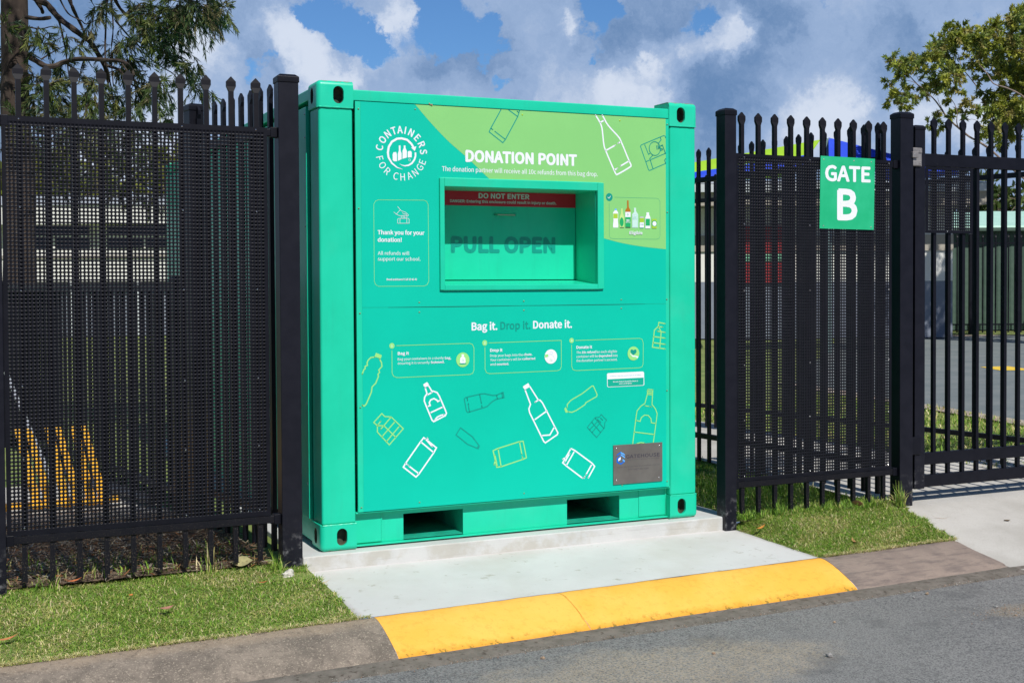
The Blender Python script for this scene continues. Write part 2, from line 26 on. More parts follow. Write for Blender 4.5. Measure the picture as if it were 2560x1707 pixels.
TREE={'oak': ([(2.9, 1.3, [(-113, 596, 364), (-105, 594, 359), (-99, 586, 354), (-91, 586, 354), (-83, 587, 358), (-72, 568, 359), (-58, 545, 356), (-45, 551, 357), (-37, 539, 355), (-32, 528, 351), (-26, 541, 348), (-24, 539, 342)]), (1.6, 0.7, [(-48, 593, 366), (-44, 595, 360), (-32, 578, 353), (-26, 580, 344), (-15, 587, 339), (0, 581, 334)]), (3.3, 2.2, [(-112, 645, 434), (-101, 625, 423), (-93, 630, 421), (-87, 630, 414), (-82, 621, 406), (-74, 602, 395), (-63, 609, 389), (-56, 605, 383), (-50, 609, 375), (-45, 619, 370), (-39, 623, 359), (-36, 635, 351)]), (2.2, 1.0, [(-72, 641, 433), (-69, 637, 422), (-64, 650, 416), (-58, 659, 407), (-55, 644, 392)]), (1.7, 0.8, [(-38, 561, 417), (-32, 573, 411), (-25, 568, 402), (-18, 569, 397), (-12, 559, 391), (-13, 560, 379), (-15, 557, 372)]), (0.9, 0.5, [(-33, 599, 404), (-27, 599, 397), (-18, 608, 390), (-9, 609, 382), (-2, 620, 377), (7, 628, 372), (18, 639, 368), (29, 640, 362), (33, 626, 348)]), (1.2, 0.6, [(-80, 662, 414), (-77, 674, 408), (-73, 674, 388), (-71, 680, 376), (-69, 668, 347)]), (1.0, 0.6, [(-40, 601, 424), (-42, 595, 403), (-45, 580, 365), (-41, 590, 349), (-36, 603, 333), (-37, 590, 310)]), (2.0, 1.8, [(-113, 616, 404), (-102, 599, 400), (-93, 589, 400)]), (0.9, 0.5, [(-33, 631, 431), (-33, 616, 401), (-35, 619, 375), (-35, 604, 341)]), (0.8, 0.4, [(-63, 584, 363), (-65, 597, 356), (-66, 613, 343)]), (0.8, 0.4, [(-12, 633, 357), (-11, 626, 340), (-13, 613, 325), (-8, 614, 316), (-5, 597, 310)]), (0.9, 0.4, [(-84, 603, 423), (-79, 604, 413), (-75, 591, 404), (-67, 572, 396), (-61, 581, 395), (-47, 569, 401)]), (0.8, 0.3, [(-110, 668, 405), (-97, 658, 402), (-87, 652, 404), (-81, 650, 402)]), (0.8, 0.3, [(-112, 635, 385), (-99, 631, 382), (-94, 633, 393), (-82, 642, 394)]), (0.8, 0.3, [(-100, 611, 364), (-88, 613, 373), (-80, 601, 376)]), (1.3, 0.5, [(-2, 628, 404), (9, 624, 413), (28, 617, 421), (44, 594, 423), (62, 583, 420)]), (0.9, 0.4, [(-6, 524, 392), (6, 522, 384), (18, 521, 380)]), (0.9, 0.4, [(-11, 593, 379), (9, 582, 374), (28, 580, 369), (36, 571, 356)]), (1.0, 0.4, [(-38, 616, 348), (-44, 603, 332), (-53, 592, 317), (-56, 599, 292)]), (0.8, 0.3, [(-32, 560, 356), (-20, 553, 339), (-6, 550, 337), (8, 537, 334)]), (0.7, 0.3, [(-123, 608, 346), (-110, 598, 346), (-98, 596, 338), (-91, 585, 327)]), (2.6, 1.6, [(-114, 657, 429), (-107, 638, 431), (-98, 636, 418), (-96, 643, 415)])], [(32, 524, 408, 20), (63, 586, 418, 13), (15, 534, 411, 14), (-4, 535, 398, 16), (12, 560, 388, 14), (30, 587, 405, 13), (-11, 527, 380, 12), (-19, 560, 402, 12), (-51, 576, 407, 9), (20, 609, 380, 10), (23, 555, 359, 12), (42, 601, 345, 9), (1, 529, 332, 13), (-8, 555, 345, 10), (-19, 602, 369, 10), (-23, 634, 362, 10), (-18, 574, 337, 10), (-56, 562, 336, 12), (-65, 552, 319, 12), (-34, 592, 329, 9), (-99, 577, 332, 12), (-85, 652, 350, 9), (-100, 663, 330, 10), (-107, 581, 388, 9), (-100, 590, 375, 7), (-128, 672, 380, 13), (-129, 651, 363, 13), (-130, 672, 348, 10), (-107, 601, 344, 8), (-134, 586, 387, 8), (-80, 583, 383, 6), (-79, 648, 366, 8), (-71, 576, 374, 5), (-60, 581, 390, 5), (9, 557, 309, 5), (14, 555, 307, 5), (-30, 575, 381, 9), (-28, 642, 386, 8), (39, 509, 328, 4), (-11, 512, 318, 8), (-47, 652, 331, 10), (-82, 660, 335, 9), (-35, 655, 433, 8), (-11, 571, 415, 10), (39, 617, 420, 12), (54, 607, 432, 14), (55, 513, 406, 8), (-64, 635, 354, 7), (-73, 650, 324, 9), (-61, 621, 312, 8), (-95, 618, 314, 8), (-123, 600, 307, 10), (-22, 561, 315, 8), (30, 524, 354, 5), (-59, 541, 290, 12), (-76, 618, 293, 12), (-33, 558, 288, 9), (-95, 655, 272, 8), (-20, 520, 275, 8), (-76, 658, 250, 8), (-5, 598, 234, 9), (-60, 655, 287, 10), (-33, 639, 279, 10), (-104, 671, 291, 9), (1, 581, 269, 8), (-60, 534, 253, 9), (-20, 612, 257, 9), (-92, 570, 289, 10), (-21, 555, 295, 9), (-118, 646, 294, 8), (-70, 607, 301, 9), (-47, 582, 303, 10), (-83, 666, 273, 8), (-33, 600, 240, 8)]), 'gum': ([(0.8, 2.5, [(1548, 1278, 569), (1557, 1261, 546), (1583, 1267, 532), (1600, 1258, 516), (1622, 1263, 503), (1627, 1252, 484), (1629, 1235, 466), (1645, 1229, 451), (1676, 1231, 435), (1694, 1205, 414), (1748, 1195, 374), (1845, 1172, 302)]), (0.7, 2.1, [(1705, 1293, 609), (1695, 1271, 579), (1713, 1269, 561), (1735, 1278, 551), (1729, 1256, 533), (1737, 1240, 519), (1752, 1221, 499), (1783, 1208, 470), (1816, 1187, 417), (1852, 1168, 335)]), (0.8, 2.0, [(1644, 1175, 568), (1643, 1151, 544), (1639, 1133, 524), (1648, 1109, 513), (1659, 1081, 494), (1705, 1084, 463), (1753, 1079, 388)]), (0.7, 1.8, [(1710, 1233, 570), (1726, 1216, 567), (1737, 1201, 558), (1748, 1188, 543), (1777, 1182, 525), (1810, 1171, 488)]), (0.5, 1.1, [(1613, 1221, 511), (1616, 1210, 494), (1607, 1194, 475), (1608, 1196, 457), (1619, 1202, 447)]), (0.3, 0.7, [(1504, 1252, 539), (1513, 1230, 537), (1523, 1219, 532), (1541, 1216, 522)]), (0.5, 1.1, [(1752, 1191, 515), (1772, 1198, 497), (1786, 1198, 482), (1796, 1189, 449), (1820, 1169, 366)]), (0.3, 0.7, [(1599, 1317, 529), (1612, 1308, 533), (1632, 1309, 536)]), (0.3, 0.7, [(1560, 1255, 558), (1564, 1255, 547), (1580, 1259, 543)]), (0.3, 0.8, [(1658, 1244, 598), (1667, 1236, 594), (1697, 1242, 591)]), (0.3, 0.7, [(1613, 1253, 512), (1631, 1266, 502), (1648, 1273, 489)]), (0.3, 0.7, [(1676, 1239, 470), (1677, 1219, 468), (1702, 1224, 455), (1718, 1225, 433)]), (0.3, 0.7, [(1807, 1242, 621), (1820, 1244, 613), (1844, 1245, 605), (1877, 1233, 575)])], [(1563, 1319, 589, 15), (1499, 1219, 564, 16), (1536, 1233, 575, 15), (1638, 1327, 600, 10), (1501, 1227, 549, 11), (1555, 1214, 590, 11), (1566, 1211, 598, 11), (1691, 1326, 631, 15), (1601, 1213, 620, 13), (1583, 1187, 632, 8), (1722, 1305, 671, 8), (1603, 1199, 623, 15), (1725, 1304, 651, 15), (1715, 1271, 649, 15), (1716, 1306, 632, 15), (1709, 1334, 613, 13), (1640, 1283, 590, 10), (1707, 1301, 598, 10), (1630, 1168, 615, 16), (1759, 1272, 656, 16), (1735, 1226, 657, 13), (1779, 1252, 674, 10), (1702, 1152, 657, 15), (1818, 1242, 688, 16), (1855, 1266, 705, 15), (1666, 1158, 612, 15), (1684, 1207, 606, 16), (1705, 1250, 591, 15), (1775, 1276, 608, 18), (1708, 1178, 600, 18), (1713, 1163, 625, 16), (1731, 1169, 603, 15), (1773, 1230, 584, 18), (1817, 1241, 597, 18), (1691, 1218, 552, 11), (1749, 1186, 559, 13), (1763, 1185, 536, 16), (1724, 1193, 551, 13), (1631, 1250, 558, 18), (1596, 1192, 546, 15), (1628, 1270, 548, 11), (1681, 1350, 553, 10), (1593, 1266, 529, 10), (1678, 1301, 543, 10), (1614, 1200, 518, 8), (1674, 1289, 514, 5), (1626, 1326, 526, 7), (1564, 1337, 552, 6), (1567, 1300, 537, 7), (1555, 1298, 528, 8), (1560, 1330, 515, 8), (1608, 1365, 534, 7), (1515, 1242, 493, 8), (1519, 1228, 491, 6), (1613, 1330, 525, 5), (1787, 1288, 519, 7), (1719, 1231, 527, 10), (1730, 1210, 529, 13), (1795, 1241, 524, 11), (1727, 1154, 497, 11), (1647, 1208, 497, 8), (1653, 1190, 485, 8), (1729, 1241, 488, 16), (1706, 1192, 488, 18), (1712, 1171, 480, 16), (1768, 1246, 474, 20), (1831, 1275, 477, 16), (1626, 1223, 477, 8), (1702, 1280, 490, 8), (1611, 1256, 472, 8), (1662, 1330, 472, 7), (1790, 1215, 575, 13), (1572, 1244, 560, 8), (1631, 1206, 555, 8), (1650, 1152, 438, 18), (1750, 1207, 441, 18), (1760, 1182, 471, 18), (1748, 1145, 600, 25), (1777, 1172, 559, 25), (1780, 1164, 654, 21), (1849, 1228, 506, 25), (1764, 1129, 535, 26), (1815, 1290, 434, 10), (1626, 1263, 456, 7)]), 'blue': [(285, 936, 208, 81), (310, 932, 188, 51), (237, 955, 177, 38), (362, 912, 194, 60), (386, 903, 188, 42), (461, 865, 199, 51), (532, 822, 200, 47), (457, 872, 175, 21), (690, 698, 193, 38), (213, 963, 167, 42), (81, 975, 206, 34), (349, 912, 215, 68), (250, 945, 213, 51), (464, 859, 217, 34), (605, 769, 209, 34), (399, 903, 161, 26), (684, 719, 124, 26), (692, 708, 141, 17)], 'white': [(236, 951, 201, 50), (254, 950, 183, 50), (264, 950, 166, 45), (304, 934, 190, 50), (322, 923, 212, 45), (441, 874, 203, 22), (547, 817, 185, 50), (559, 808, 186, 30), (499, 850, 168, 26), (522, 835, 177, 35), (669, 732, 131, 60), (287, 944, 160, 30), (470, 870, 151, 60), (602, 789, 126, 90), (172, 968, 181, 60), (150, 982, 118, 80), (504, 852, 141, 60), (629, 766, 130, 60), (106, 989, 101, 60), (706, 698, 120, 50)], 'dark': [(92, 977, 194, 150), (220, 951, 215, 60), (588, 796, 144, 130), (651, 734, 193, 60), (570, 797, 198, 90), (383, 907, 176, 60), (646, 749, 147, 70), (473, 862, 184, 80), (70, 983, 167, 90), (219, 959, 179, 60), (354, 918, 176, 50), (537, 829, 155, 90)]}

class NT:
    def __init__(s,nt): s.n=nt.nodes; s.l=nt.links
    def new(s,t,**k):
        n=s.n.new(t)
        for a,b in k.items(): setattr(n,a,b)
        return n
    def put(s,sock,v):
        if isinstance(v,bpy.types.NodeSocket): s.l.new(v,sock)
        elif v is not None: sock.default_value=v
    def math(s,op,a,b=None,c=None,clamp=False):
        n=s.new('ShaderNodeMath',operation=op,use_clamp=clamp); s.put(n.inputs[0],a)
        if b is not None: s.put(n.inputs[1],b)
        if c is not None: s.put(n.inputs[2],c)
        return n.outputs[0]
    def noise(s,vec,scale,detail=4,rough=.55,dist=0,out=0):
        n=s.new('ShaderNodeTexNoise'); s.put(n.inputs['Vector'],vec); n.inputs['Scale'].default_value=scale; n.inputs['Detail'].default_value=detail
        n.inputs['Roughness'].default_value=rough; n.inputs['Distortion'].default_value=dist; return n.outputs[out]
    def ramp(s,fac,a,b):          # smoothstep a..b -> 0..1
        n=s.new('ShaderNodeMapRange',interpolation_type='SMOOTHSTEP'); s.put(n.inputs[0],fac); n.inputs[1].default_value=a; n.inputs[2].default_value=b; return n.outputs[0]
    def mix(s,fac,a,b,blend='MIX'):
        n=s.new('ShaderNodeMix',data_type='RGBA',blend_type=blend); s.put(n.inputs[0],fac)
        for i,v in ((6,a),(7,b)):
            if isinstance(v,tuple) and len(v)==3: v=v+(1,)
            s.put(n.inputs[i],v)
        return n.outputs[2]
    def vmath(s,op,a,b=None):
        n=s.new('ShaderNodeVectorMath',operation=op); s.put(n.inputs[0],a)
        if b is not None: s.put(n.inputs[1],b)
        return n

world=bpy.data.worlds.new('World'); scene.world=world; world.use_nodes=True
W=NT(world.node_tree); bg=W.n['Background']; bg.inputs[1].default_value=.1
sky=W.new('ShaderNodeTexSky',sky_type='NISHITA'); sky.sun_disc=False; sky.sun_elevation=R(SUN_EL); sky.sun_rotation=R(180-SUN_AZ)
sky.air_density=1.0; sky.dust_density=.4; sky.ozone_density=2.5
tc=W.new('ShaderNodeTexCoord').outputs['Generated']
def blobs(lst,vec):
    tot=None
    for x,y,z,rr in lst:
        d=W.vmath('DISTANCE',vec,(x/1000,y/1000,z/1000)).outputs['Value']
        v=W.math('DIVIDE',d,rr/3120*1.2); v=W.math('MULTIPLY',v,v); v=W.math('MULTIPLY',v,-1); v=W.math('EXPONENT',v)
        tot=v if tot is None else W.math('ADD',tot,v)
    return W.math('MINIMUM',tot,1.3)
n1=W.noise(tc,9,6,.6,0,1); n2=W.noise(tc,40,6,.68,0,1)
a=W.vmath('SUBTRACT',n1,(.5,.5,.5)).outputs[0]; a=W.vmath('SCALE',a).outputs[0]; a.node.inputs['Scale'].default_value=.050
b=W.vmath('SUBTRACT',n2,(.5,.5,.5)).outputs[0]; b=W.vmath('SCALE',b).outputs[0]; b.node.inputs['Scale'].default_value=.045
wv=W.vmath('ADD',W.vmath('ADD',tc,a).outputs[0],b).outputs[0]
B=blobs(TREE['blue'],wv); Wh=blobs(TREE['white'],wv); Dk=blobs(TREE['dark'],wv)
fb=W.noise(wv,5,9,.62); fb2=W.noise(wv,16,9,.66); soft=W.noise(tc,3,3,.5)
cov=W.math('ADD',W.math('MULTIPLY',W.math('SUBTRACT',fb,.5),2.2),W.math('ADD',.93,W.math('MULTIPLY',B,-.70)))
cov=W.math('ADD',cov,W.math('MULTIPLY',Wh,.3))
cov=W.ramp(cov,.28,.50); zc=sep_=W.new('ShaderNodeSeparateXYZ'); W.put(zc.inputs[0],tc); cov=W.math('MULTIPLY',cov,W.math('SUBTRACT',1,W.math('MULTIPLY',W.ramp(zc.outputs[2],.42,.62),.85)))
lt=W.math('ADD',W.math('ADD',.50,W.math('MULTIPLY',Wh,.48)),W.math('MULTIPLY',Dk,-.24))
lt=W.math('ADD',lt,W.math('MULTIPLY',W.math('SUBTRACT',fb2,.5),.95)); lt=W.math('ADD',lt,W.math('MULTIPLY',W.math('SUBTRACT',fb,.5),.5)); lt=W.ramp(lt,-.05,1.05)
cc=W.mix(W.ramp(lt,.0,.55),(1.35,2.55,4.8),(3.3,4.6,7.0)); cc=W.mix(W.ramp(lt,.48,1.15),cc,(7.5,8.2,9.5))
skyc=W.mix(1.0,sky.outputs[0],(.52,.80,1.12),'MULTIPLY')
allc=W.mix(cov,skyc,cc); bk=W.ramp(zc.outputs[1],-.35,.25); W.l.new(W.mix(bk,W.mix(1.0,allc,(.42,.46,.55),'MULTIPLY'),allc),bg.inputs[0])   # unseen sky behind the camera dimmed to cut the ambient light

# ---------------- materials ----------------
MATS={}
def mat(name,c1,c2=None,rough=.6,metal=0,scale=6,bump=0,bscale=60,spots=None,sscale=40,sthr=(.62,.7),coat=0,extra=None,stretch=None,trans=0,spec=.5,attr=None,detail=5,contrast=(.35,.65)):
    if name in MATS: return MATS[name]
    mt=bpy.data.materials.new(name); mt.use_nodes=True; N=NT(mt.node_tree); b=N.n['Principled BSDF']
    tc=N.new('ShaderNodeTexCoord').outputs['Object']
    if stretch:
        mp=N.new('ShaderNodeMapping'); N.put(mp.inputs[0],tc); mp.inputs['Scale'].default_value=stretch; tcs=mp.outputs[0]
    else: tcs=tc
    colr=c1+(1,)
    if c2 is not None: colr=N.mix(N.ramp(N.noise(tcs,scale,detail,.6),*contrast),c1,c2)
    if attr:
        at=N.new('ShaderNodeAttribute',attribute_name=attr).outputs['Color']; colr=N.mix(1.0,colr,at,'MULTIPLY') if attr!='tint' else at
    if spots:
        colr=N.mix(N.math('MULTIPLY',N.ramp(N.noise(tc,sscale,6,.65),*sthr),spots[1]),colr,spots[0])
    if extra: colr=extra(N,tc,colr)
    N.put(b.inputs['Base Color'],colr); b.inputs['Roughness'].default_value=rough; b.inputs['Metallic'].default_value=metal
    b.inputs['Specular IOR Level'].default_value=spec
    if coat: b.inputs['Coat Weight'].default_value=coat; b.inputs['Coat Roughness'].default_value=.12
    if bump:
        bn=N.new('ShaderNodeBump'); bn.inputs['Strength'].default_value=min(1,bump); bn.inputs['Distance'].default_value=.004
        N.put(bn.inputs['Height'],N.noise(tcs,bscale,5,.6)); N.l.new(bn.outputs[0],b.inputs['Normal'])
    if trans:
        out=N.n['Material Output']; tr=N.new('ShaderNodeBsdfTranslucent'); N.put(tr.inputs[0],colr); ms=N.new('ShaderNodeMixShader'); ms.inputs[0].default_value=trans
        N.l.new(b.outputs[0],ms.inputs[1]); N.l.new(tr.outputs[0],ms.inputs[2]); N.l.new(ms.outputs[0],out.inputs[0])
    MATS[name]=mt; return mt
def sep(N,tc,i):
    n=N.new('ShaderNodeSeparateXYZ'); N.put(n.inputs[0],tc); return n.outputs[i]

def tealx(N,tc,c):
    z=N.math('ABSOLUTE',sep(N,tc,2)); e=N.math('SUBTRACT',1,N.ramp(z,.002,.012)); c=N.mix(N.math('MULTIPLY',N.math('MULTIPLY',e,N.ramp(N.noise(tc,30,6,.7),.45,.6)),.8),c,(.30,.12,.02))
    v=NT.vmath(N,'MULTIPLY',tc,(9,9,.7)).outputs[0]; st=N.ramp(N.noise(v,3,5,.6),.5,.8); c=N.mix(N.math('MULTIPLY',st,.16),c,(.03,.36,.25))
    d=N.ramp(N.noise(tc,1.3,6,.65),.5,.75); return N.mix(N.math('MULTIPLY',d,.12),c,(.20,.60,.45))
teal=mat('green_container_paint',(.008,.56,.345),(.012,.61,.385),spec=.38,rough=.34,scale=2.2,bump=.12,bscale=9,spots=((.02,.40,.25),.35),sscale=90,sthr=(.68,.74),extra=tealx)
def rustx(N,tc,c):
    return N.mix(N.math('MULTIPLY',N.ramp(N.noise(tc,22,6,.7),.6,.72),.8),c,(.22,.07,.02))
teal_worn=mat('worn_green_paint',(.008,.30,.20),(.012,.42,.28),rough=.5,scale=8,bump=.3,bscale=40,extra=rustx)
wrap=mat('printed_teal_wrap',(.0,.51,.365),(.0,.54,.385),spec=.22,rough=.45,scale=1.5,bump=.05,bscale=5,spots=((.0,.46,.33),.25),sscale=120,sthr=(.72,.76))
def flat(name,c,rough=.4): return mat(name,c,tuple(min(1,v*1.04) for v in c),rough=rough,scale=5)
COL={'W':flat('white_print',(.80,.84,.92)),'L':flat('lime_print',(.30,.72,.22)),'D':flat('dark_teal_print',(.0,.30,.23)),'B':flat('light_blue_print',(.10,.42,.95)),
'Y':flat('yellow_green_print',(.36,.60,.04)),'P':flat('pale_green_print',(.50,.75,.25)),'G':flat('green_print',(.01,.40,.12)),'K':flat('dark_print',(.05,.09,.05)),
'O':flat('amber_print',(.42,.16,.01)),'I':flat('ice_print',(.55,.78,.72)),'M':flat('mid_teal_print',(.08,.42,.36)),'H':flat('silver_print',(.5,.52,.58)),
'Q':flat('deep_green_print',(.0,.40,.27)),'V':flat('plate_dark_print',(.055,.05,.07)),'v':flat('plate_faint_print',(.10,.095,.10)),'N':flat('blue_print',(.0,.13,.62)),'g':flat('pale_grey_print',(.62,.66,.62))}
lime=mat('lime_field_print',(.235,.60,.19),(.25,.63,.20),rough=.38,scale=2)
black=mat('black_powder_coat',(.0045,.005,.009),(.0065,.007,.012),spec=.22,rough=.42,scale=14,bump=.18,bscale=260,spots=((.20,.19,.18),.35),sscale=75,sthr=(.70,.76))
def scuff(N,tc,c):
    z=sep(N,tc,2); k=N.math('SUBTRACT',1,N.ramp(z,.0,.30)); n=N.ramp(N.noise(tc,18,7,.7),.50,.72)
    return N.mix(N.math('MULTIPLY',N.math('MULTIPLY',k,n),.75),c,(.30,.30,.31))
black_post=mat('black_post_coat',(.006,.0065,.012),(.009,.0095,.016),spec=.28,rough=.4,scale=14,bump=.15,bscale=200,spots=((.22,.20,.18),.4),sscale=60,sthr=(.70,.76),extra=scuff)
def dustx(N,tc,c):
    k=N.math('SUBTRACT',1,N.ramp(sep(N,tc,2),.12,.42)); return N.mix(N.math('MULTIPLY',N.math('MULTIPLY',N.ramp(N.noise(tc,150,5,.7),.56,.68),k),.6),c,(.20,.17,.12))
dusty=mat('dusty_black_coat',(.0050,.0055,.0095),(.0075,.0075,.0115),spec=.22,rough=.48,scale=14,extra=dustx)
galv=mat('galvanised_steel',(.30,.28,.27),(.40,.38,.36),rough=.45,metal=.6,scale=30)
steel=mat('brushed_steel_plate',(.19,.18,.165),(.23,.22,.20),rough=.42,metal=.55,scale=3,stretch=(2,2,2))
bright=mat('bright_screw_metal',(.7,.7,.7),rough=.2,metal=1)
def apx(N,tc,c):
    k=N.ramp(N.noise(tc,75,3,.8),.69,.72); c=N.mix(N.math('MULTIPLY',k,.7),c,(.12,.10,.08))
    y=N.ramp(N.noise(tc,1.4,7,.65),.46,.66); return N.mix(N.math('MULTIPLY',y,.28),c,(.44,.41,.34))
concrete_w=mat('pale_new_concrete',(.55,.54,.53),(.60,.59,.58),rough=.85,scale=2.2,bump=.35,bscale=25,spots=((.30,.27,.21),.6),sscale=13,sthr=(.60,.72),detail=10,extra=apx)
def slabx(N,tc,c):
    x=sep(N,tc,0); y=sep(N,tc,1)
    k=N.ramp(N.noise(tc,4.5,6,.65),.46,.62); front=N.math('SUBTRACT',1,N.ramp(y,-.070,-.060))
    c=N.mix(N.math('MULTIPLY',N.math('MULTIPLY',k,front),.45),c,(.36,.32,.23))
    st=N.ramp(N.noise(NT.vmath(N,'MULTIPLY',tc,(.6,1,30)).outputs[0],3,5,.6),.55,.7)
    return N.mix(N.math('MULTIPLY',N.math('MULTIPLY',st,front),.35),c,(.25,.24,.22))
concrete_s=mat('slab_concrete',(.50,.51,.50),(.56,.565,.55),rough=.85,scale=3,bump=.4,bscale=30,extra=slabx)
drive=mat('driveway_concrete',(.40,.385,.35),(.50,.485,.45),rough=.9,scale=1.6,bump=.5,bscale=120,spots=((.30,.28,.24),.5),sscale=110,sthr=(.55,.65),detail=8)
def kerbx(N,tc,c):
    n=N.ramp(N.noise(tc,3.2,7,.7),.42,.62); c=N.mix(N.math('MULTIPLY',n,.62),c,(.10,.085,.07)); tp=N.ramp(N.math('ADD',sep(N,tc,2),N.math('MULTIPLY',N.noise(tc,11,5,.7),.03)),-.135,-.112); c=N.mix(N.math('MULTIPLY',tp,.75),c,(.33,.255,.18)); b2=N.ramp(N.noise(tc,30,6,.8),.5,.64); c=N.mix(N.math('MULTIPLY',b2,.6),c,(.09,.075,.06))
    g=N.ramp(N.noise(tc,110,3,.7),.56,.64); c=N.mix(N.math('MULTIPLY',g,.65),c,(.42,.36,.28))
    s=N.ramp(N.noise(NT.vmath(N,'MULTIPLY',tc,(1,6,6)).outputs[0],2.2,4,.6),.56,.68)
    return N.mix(N.math('MULTIPLY',s,.4),c,(.30,.25,.20))
kerbm=mat('weathered_kerb_concrete',(.27,.225,.18),(.20,.168,.135),rough=.92,scale=9,bump=.8,bscale=160,extra=kerbx)
def kerb_skid(N,tc,c):
    v=NT.vmath(N,'MULTIPLY',NT.vmath(N,'ADD',tc,NT.vmath(N,'MULTIPLY',NT.vmath(N,'MULTIPLY',tc,(0,1,0)).outputs[0],(0,0,0)).outputs[0]).outputs[0],(5,26,26)).outputs[0]
    s=N.ramp(N.noise(v,1.2,7,.7,.3),.45,.66); return N.mix(N.math('MULTIPLY',s,.6),c,(.11,.09,.085))
kerbr=mat('tyre_marked_kerb_concrete',(.26,.205,.17),(.21,.165,.14),rough=.9,scale=7,bump=.6,bscale=160,extra=kerb_skid,spots=((.4,.34,.28),.4),sscale=150,sthr=(.58,.66))
def yelx(N,tc,c):
    z=sep(N,tc,2); xx=N.math('ADD',sep(N,tc,0),N.math('MULTIPLY',N.math('SUBTRACT',N.noise(tc,16,4,.6),.5),.03)); ck=N.math('SUBTRACT',1,N.ramp(N.math('ABSOLUTE',N.math('SUBTRACT',N.math('ADD',xx,N.math('MULTIPLY',sep(N,tc,1),.05)),0.970)),.0022,.0055)); c=N.mix(N.math('MULTIPLY',ck,.6),c,(.50,.21,.012))
    low=N.math('SUBTRACT',1,N.ramp(N.math('ADD',z,N.math('MULTIPLY',N.math('SUBTRACT',N.noise(tc,20,5,.7),.5),.03)),-.244,-.214))
    c=N.mix(N.math('MULTIPLY',low,.7),c,(.62,.26,.004))
    n=N.math('MULTIPLY',N.ramp(N.noise(tc,26,7,.75),.53,.60),N.math('ADD',.16,N.math('MULTIPLY',low,.84)))
    c=N.mix(n,c,(.20,.15,.012))
    m2=N.math('MULTIPLY',N.ramp(N.noise(tc,14,8,.85),.62,.67),.7)
    return N.mix(m2,c,(.50,.30,.02))
yellow=mat('yellow_kerb_paint',(.90,.44,.055),(.94,.49,.085),rough=.75,scale=2.5,bump=.5,bscale=90,extra=yelx)
def roadx(N,tc,c):
    v=N.new('ShaderNodeTexVoronoi'); N.put(v.inputs['Vector'],tc); v.inputs['Scale'].default_value=95
    h=N.new('ShaderNodeHueSaturation'); N.put(h.inputs['Color'],v.outputs['Color']); h.inputs['Saturation'].default_value=.0
    sp=N.ramp(h.outputs[0],.15,.95)
    c=N.mix(N.math('MULTIPLY',sp,.62),c,(.31,.305,.295)); 
    dk=N.ramp(N.noise(tc,130,3,.6),.50,.60); c=N.mix(N.math('MULTIPLY',dk,.72),c,(.045,.046,.050)); pt=N.ramp(N.noise(tc,3.1,7,.7),.52,.64); c=N.mix(N.math('MULTIPLY',pt,.35),c,(.07,.07,.072))
    x=sep(N,tc,0);y=sep(N,tc,1)
    dx=N.math('DIVIDE',N.math('SUBTRACT',x,.95),.95); dy=N.math('DIVIDE',N.math('SUBTRACT',N.math('ADD',y,N.math('MULTIPLY',x,-.02)),-1.95),.36)
    q=N.math('ADD',N.math('MULTIPLY',dx,dx),N.math('MULTIPLY',dy,dy)); q=N.math('ADD',q,N.math('MULTIPLY',N.math('SUBTRACT',N.noise(tc,5,6,.65),.5),2.6))
    sand=N.math('SUBTRACT',1,N.ramp(q,.35,1.5)); g=N.ramp(N.noise(tc,85,5,.8),.42,.58)
    c=N.mix(N.math('MULTIPLY',N.math('MULTIPLY',sand,g),.62),c,(.47,.385,.27))
    dx=N.math('DIVIDE',N.math('SUBTRACT',x,3.25),.22); dy=N.math('DIVIDE',N.math('SUBTRACT',y,-1.83),.12)
    q=N.math('ADD',N.math('MULTIPLY',dx,dx),N.math('MULTIPLY',dy,dy)); sand=N.math('SUBTRACT',1,N.ramp(q,.2,1.3))
    return N.mix(N.math('MULTIPLY',N.math('MULTIPLY',sand,g),.6),c,(.33,.25,.15))
asphalt=mat('worn_asphalt',(.12,.12,.122),(.175,.172,.168),rough=.93,scale=1.1,bump=1,bscale=230,extra=roadx,detail=7)
gutm=mat('dirty_gutter_concrete',(.13,.115,.095),(.19,.165,.14),rough=.95,scale=12,bump=1,bscale=120,spots=((.06,.045,.035),.8),sscale=28,sthr=(.55,.65))
soil=mat('soil_and_thatch',(.075,.075,.025),(.16,.14,.06),rough=1,scale=9,bump=1,bscale=80,spots=((.05,.035,.02),.8),sscale=30,sthr=(.5,.62))
def grassx(N,tc,c):
    n=N.ramp(N.noise(tc,.12,3,.5),.35,.65); return N.mix(N.math('MULTIPLY',n,.4),c,(.22,.22,.07))
farlawn=mat('mown_lawn',(.11,.17,.035),(.21,.26,.07),rough=1,scale=2.5,bump=1,bscale=40,extra=grassx,detail=8)
mulchm=mat('bark_mulch',(.05,.032,.02),(.17,.12,.08),rough=1,scale=28,bump=1,bscale=60,spots=((.32,.26,.18),.8),sscale=50,sthr=(.58,.66))
blade=mat('grass_blade',(.1,.2,.03),rough=.6,attr='tint',trans=.25,spec=.25)
leafm=mat('leaf_blade',(.1,.2,.03),rough=.5,attr='tint',trans=.25,spec=.35)
